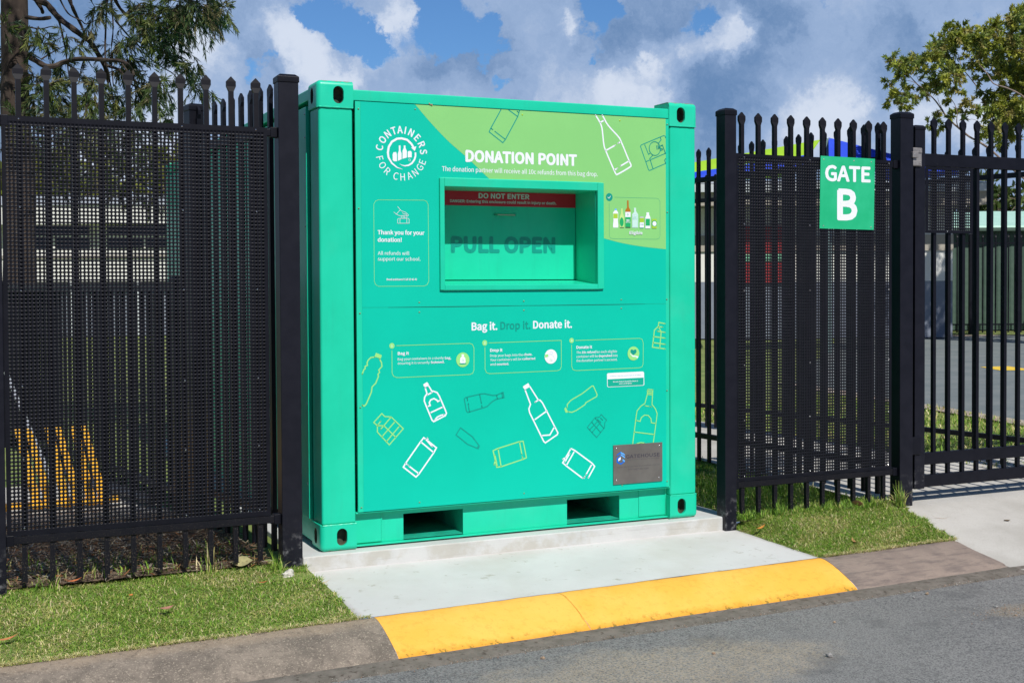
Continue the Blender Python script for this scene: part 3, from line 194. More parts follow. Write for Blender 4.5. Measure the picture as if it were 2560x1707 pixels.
# ---------------- mesh helpers ----------------
def tag(o,label=None,cat=None,group=None,kind=None):
    if label: o['label']=label
    if cat: o['category']=cat
    if group: o['group']=group
    if kind: o['kind']=kind
    return o
def thing(name,label,cat,loc=(0,0,0),rz=0,group=None):
    o=bpy.data.objects.new(name,None); col.objects.link(o); o.location=loc; o.rotation_euler=(0,0,rz); o.empty_display_size=.1
    return tag(o,label,cat,group)
class MB:
    def __init__(s): s.v=[]; s.f=[]; s.t=[]
    def add(s,vs,fs,tint=None):
        b=len(s.v); s.v+= [tuple(q) for q in vs]; s.f+=[tuple(b+i for i in q) for q in fs]
        if tint is not None: s.t+=[tint]*len(vs)
        return s
    def box(s,x0,x1,y0,y1,z0,z1):
        return s.add([(x0,y0,z0),(x1,y0,z0),(x1,y1,z0),(x0,y1,z0),(x0,y0,z1),(x1,y0,z1),(x1,y1,z1),(x0,y1,z1)],[(0,3,2,1),(4,5,6,7),(0,1,5,4),(1,2,6,5),(2,3,7,6),(3,0,4,7)])
    def loft(s,secs,cap=True):      # list of closed rings of equal length
        n=len(secs[0]); vs=[p for q in secs for p in q]; fs=[]
        for i in range(len(secs)-1):
            for j in range(n):
                k=(j+1)%n; fs.append((i*n+j,i*n+k,(i+1)*n+k,(i+1)*n+j))
        if cap: fs.append(tuple(reversed(range(n)))); fs.append(tuple((len(secs)-1)*n+j for j in range(n)))
        return s.add(vs,fs)
    def rectloft(s,cx,cy,secs):     # (z,halfx,halfy)
        return s.loft([[(cx-a,cy-b,z),(cx+a,cy-b,z),(cx+a,cy+b,z),(cx-a,cy+b,z)] for z,a,b in secs])
    def tube(s,pts,rad,n=6,cap=True):
        pts=[Vector(q) for q in pts]; rads=rad if isinstance(rad,(list,tuple)) else [rad]*len(pts); secs=[]; ref=None
        for i,q in enumerate(pts):
            d=(pts[min(i+1,len(pts)-1)]-pts[max(i-1,0)]).normalized()
            if ref is None: ref=Vector((0,0,1)) if abs(d.z)<.9 else Vector((1,0,0))
            a=d.cross(ref).normalized(); b=d.cross(a).normalized(); ref=-a.cross(d) if False else ref
            secs.append([q+(a*math.cos(2*PI*k/n)+b*math.sin(2*PI*k/n))*rads[i] for k in range(n)])
        return s.loft(secs,cap)
    def poly_y(s,pts,y,flip=True,loops=None):   # filled polygon in the plane y (normals towards -y)
        L=[[Vector((a,b,0)) for a,b in pts]]+[[Vector((a,b,0)) for a,b in q] for q in (loops or [])]
        allp=[q for l in L for q in l]; tr=tessellate_polygon(L); fs=[]
        for t in tr:
            A,B,C=(allp[i] for i in t)
            if (B-A).cross(C-A).z<0: t=t[::-1]
            fs.append(tuple(t))
        return s.add([(q.x,y,q.y) for q in allp],fs)
    def build(s,name,m,parent=None,bevel=0,seg=2,smooth=False,loc=None,angle=30):
        me=bpy.data.meshes.new(name); me.from_pydata(s.v,[],s.f); me.update()
        if s.t:
            at=me.color_attributes.new('tint','FLOAT_COLOR','POINT'); at.data.foreach_set('color',np.array([list(t)+[1] if len(t)==3 else t for t in s.t],dtype=np.float32).ravel())
        o=bpy.data.objects.new(name,me); col.objects.link(o)
        for mm in (m if isinstance(m,(list,tuple)) else [m]): me.materials.append(mm)
        if parent is not None: o.parent=parent
        if loc: o.location=loc
        if bevel:
            bv=o.modifiers.new('bevel','BEVEL'); bv.width=bevel; bv.segments=seg; bv.limit_method='ANGLE'; bv.angle_limit=R(angle)
            smooth=True
        if smooth: me.polygons.foreach_set('use_smooth',[True]*len(me.polygons)); me.set_sharp_from_angle(angle=R(40)) if not bevel else None
        if bevel:
            wn=o.modifiers.new('wn','WEIGHTED_NORMAL'); wn.keep_sharp=True
        return o
def dup(o,parent=None,loc=None):
    c=o.copy(); col.objects.link(c)
    if parent is not None: c.parent=parent
    if loc is not None: c.location=loc
    return c
def fastmesh(name,V,F,m,parent=None,tint=None,smooth=False,k=4):
    me=bpy.data.meshes.new(name); V=np.asarray(V,np.float32); F=np.asarray(F,np.int32)
    me.vertices.add(len(V)); me.vertices.foreach_set('co',V.ravel()); me.loops.add(F.size); me.loops.foreach_set('vertex_index',F.ravel())
    me.polygons.add(len(F)); me.polygons.foreach_set('loop_start',np.arange(0,F.size,F.shape[1])); me.polygons.foreach_set('loop_total',np.full(len(F),F.shape[1]))
    me.update(calc_edges=True); me.validate()
    if tint is not None:
        at=me.color_attributes.new('tint','FLOAT_COLOR','POINT'); at.data.foreach_set('color',np.c_[tint,np.ones(len(tint))].astype(np.float32).ravel())
    if smooth: me.polygons.foreach_set('use_smooth',[True]*len(me.polygons))
    o=bpy.data.objects.new(name,me); col.objects.link(o)
    for mm in (m if isinstance(m,(list,tuple)) else [m]): me.materials.append(mm)
    if parent is not None: o.parent=parent
    return o
def boolean(o,cut):
    for ob in (o,cut):
        bm=bmesh.new(); bm.from_mesh(ob.data); bmesh.ops.remove_doubles(bm,verts=bm.verts,dist=1e-5); bmesh.ops.recalc_face_normals(bm,faces=bm.faces); bm.to_mesh(ob.data); bm.free()
    md=o.modifiers.new('b','BOOLEAN'); md.operation='DIFFERENCE'; md.solver='EXACT'; md.object=cut
    bpy.context.view_layer.update(); dg=bpy.context.evaluated_depsgraph_get(); dg.update(); me=bpy.data.meshes.new_from_object(o.evaluated_get(dg)); o.modifiers.clear(); o.data=me
    bpy.data.objects.remove(cut); return o

# ---------------- printed artwork (flat vinyl on the panel) ----------------
def stroke(mb,pts,w,y,closed=False,widths=None):
    P=[Vector(q) for q in pts]; n=len(P)
    if closed and (P[0]-P[-1]).length<1e-5: P=P[:-1]; n-=1
    Lf,Rt=[],[]
    for i in range(n):
        a=P[(i-1)%n] if (closed or i>0) else None; b=P[(i+1)%n] if (closed or i<n-1) else None
        d1=(P[i]-a).normalized() if a is not None and (P[i]-a).length>1e-6 else None; d2=(b-P[i]).normalized() if b is not None and (b-P[i]).length>1e-6 else None
        d1=d1 or d2; d2=d2 or d1
        n1=Vector((-d1.y,d1.x)); n2=Vector((-d2.y,d2.x)); m=(n1+n2)
        m=m.normalized() if m.length>1e-3 else n1
        k=1/max(.45,m.dot(n1)); ww=(widths[i] if widths else w)/2
        Lf.append(P[i]+m*ww*k); Rt.append(P[i]-m*ww*k)
    vs=[(q.x,y,q.y) for q in Lf]+[(q.x,y,q.y) for q in Rt]; fs=[]
    for i in range(n if closed else n-1):
        j=(i+1)%n; fs.append((i,n+i,n+j,j))
    mb.add(vs,fs)
    if not closed and not widths:       # round ends
        for e in (P[0],P[-1]): mb.add([(e.x+math.cos(t*PI/4)*w/2,y,e.y+math.sin(t*PI/4)*w/2) for t in range(8)],[tuple(range(8))])
def smoothline(p,closed):
    out=[]; n=len(p)
    for i in range(n if closed else n-1):
        g=lambda k: Vector(p[k%n]) if closed else Vector(p[min(max(k,0),n-1)])
        a,b,c,d=g(i-1),g(i),g(i+1),g(i+2)
        for t in (0,.25,.5,.75): out.append(.5*((2*b)+(c-a)*t+(2*a-5*b+4*c-d)*t*t+(3*b-a-3*c+d)*t**3))
    if not closed: out.append(Vector(p[-1]))
    return out
_tc={}; FONT=None
try:        # the plain sans serif that ships with Blender itself; the built-in font is used if it is missing
    import os
    fp=os.path.join(bpy.utils.resource_path('LOCAL'),'datafiles','fonts','Noto Sans CJK Regular.woff2')
    if os.path.exists(fp): FONT=bpy.data.fonts.load(fp)
except Exception: FONT=None
def textmesh(s,bold):
    bold=0
    if (s,bold) in _tc: return _tc[(s,bold)]
    cu=bpy.data.curves.new('t','FONT'); cu.body=s; cu.size=1; cu.offset=bold; cu.space_word=1.12
    if FONT: cu.font=FONT
    cu.resolution_u=3; cu.fill_mode='FRONT'
    o=bpy.data.objects.new('t',cu); col.objects.link(o); dg=bpy.context.evaluated_depsgraph_get(); dg.update()
    me=bpy.data.meshes.new_from_object(o.evaluated_get(dg)); V=[(v.co.x,v.co.y) for v in me.vertices]; F=[tuple(q.vertices) for q in me.polygons]
    bpy.data.objects.remove(o); bpy.data.meshes.remove(me); _tc[(s,bold)]=(V,F); return V,F
def capheight(b):
    V,F=textmesh('H',b); return min(v[1] for v in V),max(v[1] for v in V)
def fatten(mb,V,F,w,y):            # thickens lettering evenly: a ribbon along every outline edge, a disc on every outline point
    cnt={}
    for q in F:
        for i in range(len(q)):
            e=(q[i],q[(i+1)%len(q)]); k=(min(e),max(e)); cnt[k]=cnt.get(k,0)+1
    h=w/2; pts=set(); vs=[];fs=[]
    for (i,j),c in cnt.items():
        if c!=1: continue
        ax,az=V[i]; bx,bz=V[j]; dx,dz=bx-ax,bz-az; L=math.hypot(dx,dz)
        if L<1e-7: continue
        nx,nz=-dz/L*h,dx/L*h; n=len(vs); yy=y-.00012-(len(fs)%6)*.00003; vs+=[(ax-nx,yy,az-nz),(bx-nx,yy,bz-nz),(bx+nx,yy,bz+nz),(ax+nx,yy,az+nz)]; fs.append((n,n+1,n+2,n+3)); pts.add(i)
    for i in pts:
        ax,az=V[i]; n=len(vs); vs+=[(ax+math.cos(t*PI/3)*h,y-.00034-(n//6%3)*.00003,az+math.sin(t*PI/3)*h) for t in range(6)]; fs.append(tuple(range(n,n+6)))
    mb.add(vs,fs)
def text(mb,s,x0,x1,zb,cap,bold,y):
    V,F=textmesh(s,0); lo,hi=capheight(0); w=2*bold*cap/.73; x0+=w/2; x1-=w/2; zb+=w/2; cap-=w
    xs=[v[0] for v in V]; a,b=min(xs),max(xs); sx=(x1-x0)/max(b-a,1e-6); sz=cap/(hi-lo)
    P=[(x0+(v[0]-a)*sx,zb+(v[1]-lo)*sz) for v in V]; mb.add([(p[0],y,p[1]) for p in P],F)
    if w>0: fatten(mb,P,F,w,y)
def artwork(name,els,parent,y0,label=None,ox=0,oz=0):
    mb=MB(); mats=[]; idx=[]; y=y0
    def mi(c):
        m_=COL[c]
        if m_ not in mats: mats.append(m_)
        return mats.index(m_)
    for e in els:
        y-=.00009; nf=len(mb.f); k=e[0]; c=e[1] if k not in('ring','lime') else 'W'
        S=lambda q:[(a/1e4-ox,b/1e4-oz) for a,b in q]
        if k=='s':
            _,c,w,cl,sm,p=e; p=S(p); p=smoothline(p,cl) if sm else p; stroke(mb,p,w/1e4,y,bool(cl))
        elif k=='f': mb.poly_y(S(e[3]),y)
        elif k=='e':
            _,c,cx,cy,rx,ry,wd=e; n=32; pts=[((cx+rx*math.cos(2*PI*t/n))/1e4-ox,(cy+ry*math.sin(2*PI*t/n))/1e4-oz) for t in range(n)]
            if wd: stroke(mb,pts,wd/1e4,y,True)
            else: mb.poly_y(pts,y)
        elif k=='t': text(mb,e[2],e[3]/1e4-ox,e[4]/1e4-ox,e[5]/1e4-oz,e[6]/1e4,e[7],y)
        elif k=='v':
            p=[(a/1e4-ox,b/1e4-oz) for a,b,w in e[2]]; stroke(mb,p,0,y,False,[w/1e4 for a,b,w in e[2]])
        elif k=='ring':
            cx,cy,ro=(q/1e4 for q in e[1:]); h=ro*.262; rb=ro-h
            for word,bd,up in (('CONTAINERS',.03,1),('FOR CHANGE',.0,0)):
                angs=[-77.9,-57,-37.5,-19.8,-3.5,10.5,26.5,46,65.5,84] if up else [-104,-122,-140.5,0,-165,-182.6,-201,-217.6,-235.6,-250.8]
                for ch,an in zip(word,angs):
                    if ch==' ': continue
                    V,F=textmesh(ch,bd); lo,hi=capheight(bd); sc=h/(hi-lo); xs=[v[0] for v in V]; mx=(min(xs)+max(xs))/2; t=R(an)
                    vs=[]
                    for vx,vy in V:
                        lx=(vx-mx)*sc*.92; ly=(vy-lo)*sc
                        if up: rr=rb+ly; ra=(math.sin(t),math.cos(t)); ta=(math.cos(t),-math.sin(t)); vs.append((cx+ra[0]*rr+ta[0]*lx,y,cy+ra[1]*rr+ta[1]*lx))
                        else: rr=ro-ly; ra=(math.sin(t),math.cos(t)); ta=(-math.cos(t),math.sin(t)); vs.append((cx+ra[0]*rr+ta[0]*lx,y,cy+ra[1]*rr+ta[1]*lx))
                    mb.add(vs,F)
                    if bd: fatten(mb,[(q[0],q[2]) for q in vs],F,bd*h*2,y-.00004)
        i=mi(c); idx+= [i]*(len(mb.f)-nf)
    o=mb.build(name,mats,parent); o.data.polygons.foreach_set('material_index',idx)
    if label: o['label']=label
    return o
rnd=random.Random(7); rng=np.random.default_rng(5)
# ---------------- setting: road, kerb, slabs, ground ----------------
def kb(x): return -.92+.045*x            # line of the kerb's back edge
ROADZ=-.25
def sheet(name,xs,ys,zf,m,kind='structure'):
    V=[];F=[]
    for yy in ys:
        for xx in xs: V.append((xx,yy,zf(xx,yy)))
    nx=len(xs)
    for j in range(len(ys)-1):
        for i in range(nx-1): a=j*nx+i; F.append((a,a+1,a+nx+1,a+nx))
    o=fastmesh(name,V,F,m); tag(o,kind=kind); return o
V=[];F=[]
xs=[-300,-60,-20,-8]+[-6+.5*i for i in range(33)]+[12,20,60,300]
for x in xs:
    for d in (.50,.9,1.5,2.5,4,8,20,300): V.append((x,kb(x)-d,ROADZ+.004*math.sin(x*1.3+d*2)*(d<5)*(d>.7)-(.0 if d>.7 else .001)))
for i in range(len(xs)-1):
    for j in range(7): a=i*8+j; F.append((a,a+8,a+9,a+1))
tag(fastmesh('road',V,[q[::-1] for q in F],asphalt),kind='structure')

def kerb(name,x0,x1,m,prof,endtaper=0):
    V=[];F=[];n=max(2,int((x1-x0)/.03)); P=len(prof)
    for i in range(n+1):
        x=x0+(x1-x0)*i/n; wob=.0012*math.sin(x*17)+.001*math.sin(x*41+1)
        for k,(d,z) in enumerate(prof): V.append((x+d*.035,kb(x)-d+wob*(k>1),z+wob*.5))
    for i in range(n):
        for k in range(P-1): a=i*P+k; F.append((a,a+1,a+P+1,a+P))
    F2=F
    o=fastmesh(name,V,F2,m,smooth=True); tag(o,kind='structure')
    return o
prof=[(-.02,-.30),(-.005,-.140),(.004,-.131),(.03,-.128),(.06,-.130),(.09,-.136),(.13,-.147),(.18,-.165),(.24,-.190),(.30,-.217),(.33,-.235),(.345,-.248),(.350,-.262),(.352,-.3)]
kerb('kerb',-14,-.001,kerbm,prof)
kerb('painted_kerb',0,1.0195,yellow,prof); kerb('painted_kerb',1.0208,2.745,yellow,prof)
kerb('kerb',2.748,3.80,kerbr,[(d,z+(.003 if 0 else 0)) for d,z in prof])
# tapering end of the kerb where the driveway crosses
V=[];n=10
for i in range(n+1):
    t=i/n; x=3.80+.11*t
    for d,z in prof[1:12]:
        zd=-.042-(.92-.045*x+d-.1)*.205 ; zz=z*(1-t)+min(z,zd-.004)*t
        V.append((x+d*.18*t+d*.035,kb(x)-d,zz))
F=[(i*11+k,i*11+k+1,i*11+k+12,i*11+k+11) for i in range(n) for k in range(10)]
tag(fastmesh('kerb_end',V,F,kerbr,smooth=True),kind='structure')
def gut(x0,x1):
    V=[];F=[];n=int((x1-x0)/.05)
    for i in range(n+1):
        x=x0+(x1-x0)*i/n
        for k,d in enumerate((.335,.37,.43,.49+.010*math.sin(x*23)+.008*math.sin(x*61))): V.append((x,kb(x)-d,-.243-.0015*k-(.012 if k==3 else 0)))
    for i in range(n):
        for k in range(3): a=i*4+k; F.append((a,a+1,a+5,a+4))
    return fastmesh('gutter',V,F,gutm)
tag(gut(-14,12),kind='structure')
# concrete slab under the container and the apron in front of it
mb=MB(); mb.box(-.118,2.665,-.068,5.6,-.35,0); tag(mb.build('container_slab',concrete_s,None,bevel=.008),kind='structure')
V=[];F=[]
nx,ny=60,18
for j in range(ny+1):
    t=j/ny
    for i in range(nx+1):
        s=i/nx; x0=-.125+.065*t; x1=2.66+.085*t; x=x0+(x1-x0)*s; yb=-.0675; yf=kb(x)-.010; y=yb+(yf-yb)*t
        V.append((x,y,-.083-.045*t+.0008*math.sin(x*7+y*5)))
for j in range(ny):
    for i in range(nx): a=j*(nx+1)+i; F.append((a,a+nx+1,a+nx+2,a+1))
N0=len(V)
for j in range(ny+1):     # left side skirt
    v=V[j*(nx+1)]; V.append((v[0]-.002,v[1],v[2]-.2)); v=V[j*(nx+1)+nx]; V.append((v[0],v[1],v[2]-.2))
for j in range(ny):
    F.append((j*(nx+1),N0+2*j,N0+2*j+2,(j+1)*(nx+1))); F.append((j*(nx+1)+nx,(j+1)*(nx+1)+nx,N0+2*j+3,N0+2*j+1))
tag(fastmesh('apron',V,F,concrete_w),kind='structure')
# driveway in front of the gate, path behind it
def dz(y): return -.042+(y+.10)*.205 if y<-.10 else -.042+.036*min(1,(y+.1)/1.3)
V=[];F=[]; rows=[-1.52,-1.3,-1.12]+[-1.1+.05*i for i in range(21)]+[0,.15,.3,.5,.7,.95,1.2]
for y in rows:
    lx=3.93 if y<-.75 else (3.83+(y+.75)/.65*.13 if y<-.1 else 3.90)
    if y<-.75: lx=3.84+(-.75-y)*.30
    for i in range(25): x=lx+(9.5-lx)*i/24; yy=max(y,kb(x)-.60) if y<-1 else y; V.append((x,yy,max(dz(yy),-.2455) if yy<-.9 else dz(yy)))
for j in range(len(rows)-1):
    for i in range(24): a=j*25+i; F.append((a,a+1,a+26,a+25))
tag(fastmesh('driveway',V,F,drive),kind='structure')
V=[];F=[]
pr=[(1.2,3.88,5.62),(3,3.84,5.56),(5,3.8,5.45),(9,3.6,5.2),(14,3.3,5.0)]
for y,a_,b_ in pr: V+=[(a_,y,-.006),(b_,y,-.006)]
for i in range(len(pr)-1): F.append((2*i,2*i+1,2*i+3,2*i+2))
tag(fastmesh('path',V,F,drive),kind='structure')
# ground: verges and everything behind
V=[];F=[]
def zone(lx,rx,nx,ts,zf):
    b=len(V)
    for t in ts:
        for i in range(nx+1):
            s=i/nx; x=lx(t)+(rx(t)-lx(t))*s; y=(kb(x)+.003)*(1-t)
            V.append((x,y,zf(x,t)))
    for j in range(len(ts)-1):
        for i in range(nx): a=b+j*(nx+1)+i; F.append((a,a+1,a+nx+2,a+nx+1))
T_=[i/14 for i in range(15)]
def gz(x,t): return -.150+.115*t**.8+.006*math.sin(x*5+t*4)
zone(lambda t:-60,lambda t:-.058-.067*t,240,T_,gz)
def gz2(x,t): return -.146+.125*t**.75+.012*math.sin(max(0,min(1,(x-2.7)/1.3))*PI)*t
def gz3(x,t):
    k=max(0,min(1,(x-(2.745-.085*t))/.22)); k=k*k*(3-2*k); return (-.130+.045*t)*(1-k)+gz2(x,t)*k
zone(lambda t:2.742-.085*t,lambda t:3.83+.16*t,30,T_,gz3)
zone(lambda t:9.2,lambda t:80,20,T_,gz)
b=len(V); DR=lambda x,y: -.085 if (3.95<x<9.3 and y<1.0) else 0
XS=[-400,-100,-30,-10,-6]+[-4+.4*i for i in range(36)]+[14,20,40,100,400]; YS=[-.04,.03,.2,.5,1,1.5,2,3,4,5,7,10,15,25,50,100,200,500]
for y in YS:
    for x in XS: V.append((x,y,DR(x,y)-.035-(.012 if y<0 else 0)+(.008*math.sin(x*3+y*2) if .1<y<6 else 0)))
for j in range(len(YS)-1):
    for i in range(len(XS)-1): a=b+j*len(XS)+i; F.append((a,a+1,a+len(XS)+1,a+len(XS)))
ground=fastmesh('ground',V,F,farlawn); tag(ground,kind='structure')
# bare mulch bed and soil overlays
def patch(name,pts,z,m):
    mb=MB(); L=[Vector((a,b,0)) for a,b in pts]; fs=[]
    for t in tessellate_polygon([L]):
        A,B_,C=(L[i] for i in t); fs.append(tuple(t) if (B_-A).cross(C-A).z>0 else tuple(t[::-1]))
    mb.add([(a,b,z) for a,b in pts],fs); return tag(mb.build(name,m),kind='structure')
patch('mulch_bed',[(-6,-.04),(-.30,-.04),(-.30,1.5),(-.5,1.66),(-6,1.66)],-.022,mulchm)
patch('concrete_pad',[(-3.4,1.66),(-.5,1.66),(-.62,2.5),(-.80,3.3),(-3.4,3.3)],-.015,drive)
court=mat('green_court_surface',(.13,.155,.155),(.17,.19,.185),rough=.9,scale=1.5,bump=.4,bscale=60,spots=((.22,.22,.2),.5),sscale=3,sthr=(.55,.75))
patch('court',[(9.6,8.5),(8.2,1.0),(30,-2),(34,16.4),(20,20.3)],-.02,court)
edge=mat('court_edge_concrete',(.30,.24,.19),(.42,.36,.29),rough=.95,scale=4,spots=((.45,.22,.12),.7),sscale=9,sthr=(.55,.66))
patch('court_edging',[(9.3,8.6),(7.9,1.0),(8.2,1.0),(9.6,8.5)],-.012,edge)
patch('court_edging',[(20,20.3),(34,16.4),(34.1,16.9),(20.1,20.8)],-.012,edge)
ym=mat('yellow_line_paint',(.75,.50,.03),(.8,.55,.05),rough=.8)
patch('court_marking',[(14.2,9.0),(14.75,8.75),(15.1,9.7),(14.55,9.8)],-.014,ym)

# ---------------- grass, litter ----------------
GREENS=np.array([(.15,.30,.03),(.21,.38,.045),(.28,.42,.06),(.13,.25,.03),(.40,.45,.11),(.52,.47,.18),(.72,.62,.36),(.20,.36,.08)])
def blades(name,P,ln,wd,probs,lean=(25,80),jit=.25,two=True):
    n=len(P); az=rng.uniform(0,2*PI,n); le=np.radians(rng.uniform(lean[0],lean[1],n)); L=ln[0]+(ln[1]-ln[0])*rng.random(n)**1.4; w=rng.uniform(wd[0],wd[1],n)/2
    d=np.c_[np.cos(az),np.sin(az),np.zeros(n)]; s=np.c_[-np.sin(az),np.cos(az),np.zeros(n)]
    up=np.array([0,0,1.]); l1=le*.55; l2=np.minimum(le*1.25,1.62)
    A=P+ (d*np.sin(l1)[:,None]+up*np.cos(l1)[:,None])*(L*.5)[:,None]; T=A+(d*np.sin(l2)[:,None]+up*np.cos(l2)[:,None])*(L*.5)[:,None]
    V=np.stack([P-s*w[:,None],P+s*w[:,None],A+s*w[:,None]*.9,A-s*w[:,None]*.9,T+s*w[:,None]*.15,T-s*w[:,None]*.15],1).reshape(-1,3)
    i=np.arange(n)[:,None]*6; F=np.concatenate([i+np.array([[0,1,2,3]]),i+np.array([[3,2,4,5]])])
    ix=rng.choice(len(GREENS),n,p=np.array(probs)/sum(probs)); dry=(np.sin(P[:,0]*6.1+2*np.sin(P[:,1]*5))*np.cos(P[:,1]*7.3-P[:,0]*2.2)>.35)&(rng.random(n)<.45); ix=np.where(dry,rng.choice([4,5,6],n),ix)
    c=GREENS[ix]*rng.uniform(1-jit,1+jit,(n,1)); tint=np.repeat(c,6,0)
    o=fastmesh(name,V,F,blade,tint=tint); return o
def clump(x,y,s): return .5+.5*np.sin(x*s+1.3*np.sin(y*s*.8))*np.cos(y*s*1.1+x*s*.3)
def verge(n,lx,rx,zf,over=0):
    t=rng.random(n)*1.0; s=rng.random(n); x=lx(t)+(rx(t)-lx(t))*s; y=(kb(x)+.003)*(1-t)
    z=np.array([zf(a,b) for a,b in zip(x,t)])-.004
    return np.c_[x,y,z],t
ragged=lambda a,k:.012*np.sin(a*19)+.010*np.sin(a*47+k)
P,t=verge(105000,lambda t:-2.6+0*t,lambda t:-.062-.067*t+.012*np.sin(t*23)+.012*np.sin(t*51),gz)
keep=(rng.random(len(P))<.55+.45*clump(P[:,0],P[:,1],9)); P=P[keep]
bare=((P[:,0]+.21)**2/.012+(P[:,1]+.25)**2/.004)<1; P=P[~bare|(rng.random(len(P))<.15)]
o=blades('verge_grass',P,(.012,.040),(.0022,.0042),[6,6,4,4,3.4,2.6,2.4,2.5],lean=(40,105)); tag(o,'short mown green and straw coloured grass in front of the left fence panel','grass',kind='stuff')
P,t=verge(80000,lambda t:2.752-.085*t+.012*np.sin(t*21),lambda t:3.84+.16*t+.02*np.sin(t*17)+.012*np.sin(t*43),gz3)
keep=(rng.random(len(P))<.55+.45*clump(P[:,0],P[:,1],8)); P=P[keep]
o=blades('verge_grass',P,(.014,.044),(.0022,.0042),[5,6,4,3.5,3.8,3,2.8,2],lean=(40,105)); tag(o,'short dry mown grass between the pale apron and the driveway','grass',kind='stuff')
def region(n,x0,x1,y0,y1,z=-.036): return np.c_[rng.uniform(x0,x1,n),rng.uniform(y0,y1,n),np.full(n,z)]
P=np.r_[region(16000,2.67,3.9,-.02,2.6),region(3000,3.3,4.02,-.14,.10,-.03)]
keep=(P[:,0]<3.88+.03*np.sin(P[:,1]*9))&~((P[:,0]<2.70)); P=P[keep]
P=np.r_[P,np.array([(v[0],v[1],-.03) for v in region(1500,2.7,3.98,-.10,.02)])]
o=blades('lawn_grass',P,(.025,.075),(.003,.007),[6,6,4,5,2,1,.5,3],lean=(20,85)); tag(o,'longer shaded green grass behind the fence between container and path','grass',kind='stuff')
P=region(26000,5.64,10.5,.8,6.5); keep=(P[:,0]<8.1+(P[:,1]-1)*.2)&(P[:,0]>5.66); P=P[keep]
o=blades('lawn_grass',P,(.03,.085),(.006,.012),[4,4,5,2,5,4,2,2],lean=(15,85)); tag(o,'patchy sunlit lawn between the gate and the court','grass',kind='stuff')
n=2600; x=np.r_[rng.uniform(-2.6,-.02,n),rng.uniform(2.78,3.84,n//2)]; m_=len(x); P=np.c_[x,kb(x)-.004-np.abs(rng.normal(0,.012,m_))*(.5+clump(x,x,7)),np.full(m_,-.128)]
o=blades('edge_thatch',P,(.015,.05),(.0018,.0035),[.6,.6,.5,.3,2,4,7,.4],lean=(65,105)); tag(o,'dry straw coloured runners creeping over the back edge of the kerb','grass',kind='stuff')
# long tufts under the fence lines
def tuft(n,cx,cy,z,rad,ln,probs,lean=(5,60),w=(.003,.006)):
    a=rng.uniform(0,2*PI,n); q=rad*np.sqrt(rng.random(n)); return blades('grass_tuft',np.c_[cx+q*np.cos(a),cy+q*np.sin(a),np.full(n,z)],ln,w,probs,lean=lean)
for i,(x,y,z,rad,n,ln,lab) in enumerate([(3.93,-.16,-.025,.035,60,(.08,.18),'tall bright green weed tuft growing against the gate post'),
  (3.0,-.07,-.03,.05,60,(.06,.14),'leafy grass tuft under the fence beside the slab, third picket from the post'),
  (-.27,-.13,-.045,.04,32,(.05,.13),'green weed tuft with loose stems at the foot of the thick post by the container'),
  (-.62,-.06,-.035,.04,16,(.06,.17),'long stemmed weed clump under the left fence panel'),
  (-1.42,-.08,-.04,.07,36,(.04,.12),'straggly weed clump under the left end of the left fence panel')]):
    o=tuft(n,x,y,z,rad,ln,[5,6,4,3,2,1,.6,4]); o.name='weed'; tag(o,lab,'weed')
# mulch litter behind the left panel
n=14000; P=region(n,-2.6,-.28,-.06,1.7,-.02); P[:,2]+=rng.random(n)*.035
az=rng.uniform(0,PI,n); L=rng.uniform(.015,.09,n)/2; w=rng.uniform(.002,.006,n)/2; tl=rng.uniform(-.25,.25,n)
d=np.c_[np.cos(az),np.sin(az),tl]; s=np.c_[-np.sin(az),np.cos(az),rng.uniform(-.5,.5,n)]
V=np.stack([P-d*L[:,None]-s*w[:,None],P+d*L[:,None]-s*w[:,None],P+d*L[:,None]+s*w[:,None],P-d*L[:,None]+s*w[:,None]],1).reshape(-1,3); F=np.arange(4*n).reshape(-1,4)
cs=np.array([(.28,.20,.13),(.16,.10,.06),(.40,.33,.23),(.09,.06,.045),(.33,.15,.06),(.5,.45,.36)])
o=fastmesh('leaf_litter',V,F,leafm,tint=np.repeat(cs[rng.integers(0,6,n)]*rng.uniform(.7,1.2,(n,1)),4,0)); tag(o,'brown twigs, bark and dead leaves lying behind the left fence panel','leaf litter',kind='stuff')
P=region(900,-2.4,-.35,-.04,.5,-.02); o=blades('ground_weeds',P,(.03,.09),(.003,.007),[5,5,3,3,2,1,2,3],lean=(10,75)); tag(o,'thin green weeds sprouting through the leaf litter','weeds',kind='stuff')

# fallen leaves, one by one
def leaf(x,y,z,L,wd,rz,c,label,curl=.3,tilt=.15):
    n=8; V=[];F=[]
    for i in range(n+1):
        t=i/n; w=wd/2*math.sin(PI*min(1,t*1.02+.03))**.8; zz=curl*L*(t-.5)**2*2
        V+=[((t-.5)*L,-w,zz+w*.25),((t-.5)*L,0,zz),((t-.5)*L,w,zz+w*.25)]
    for i in range(n): a=i*3; F+=[(a,a+3,a+4,a+1),(a+1,a+4,a+5,a+2)]
    mt=mat('dead_leaf_%02d%02d'%(int(c[0]*100),int(c[1]*100)),c,tuple(q*.7 for q in c),rough=.7,scale=30)
    mb=MB(); mb.add(V,F); o=mb.build('fallen_leaf',mt,None,smooth=True); o.location=(x,y,z); o.rotation_euler=(tilt,rnd.uniform(-.15,.15),rz)
    tag(o,label,'leaf','fallen leaves on the verges and driveway'); return o
leaf(-.92,-.60,-.062,.075,.030,.3,(.42,.20,.14),'brown curled leaf lying in the middle of the left grass verge')
leaf(-.44,-.05,.005,.115,.06,-.5,(.40,.37,.17),'large pale yellow leaf leaning under the left fence by the post',.1,.9)
leaf(-1.30,-.10,.0,.10,.018,.5,(.55,.16,.05),'narrow orange red leaf under the left fence panel')
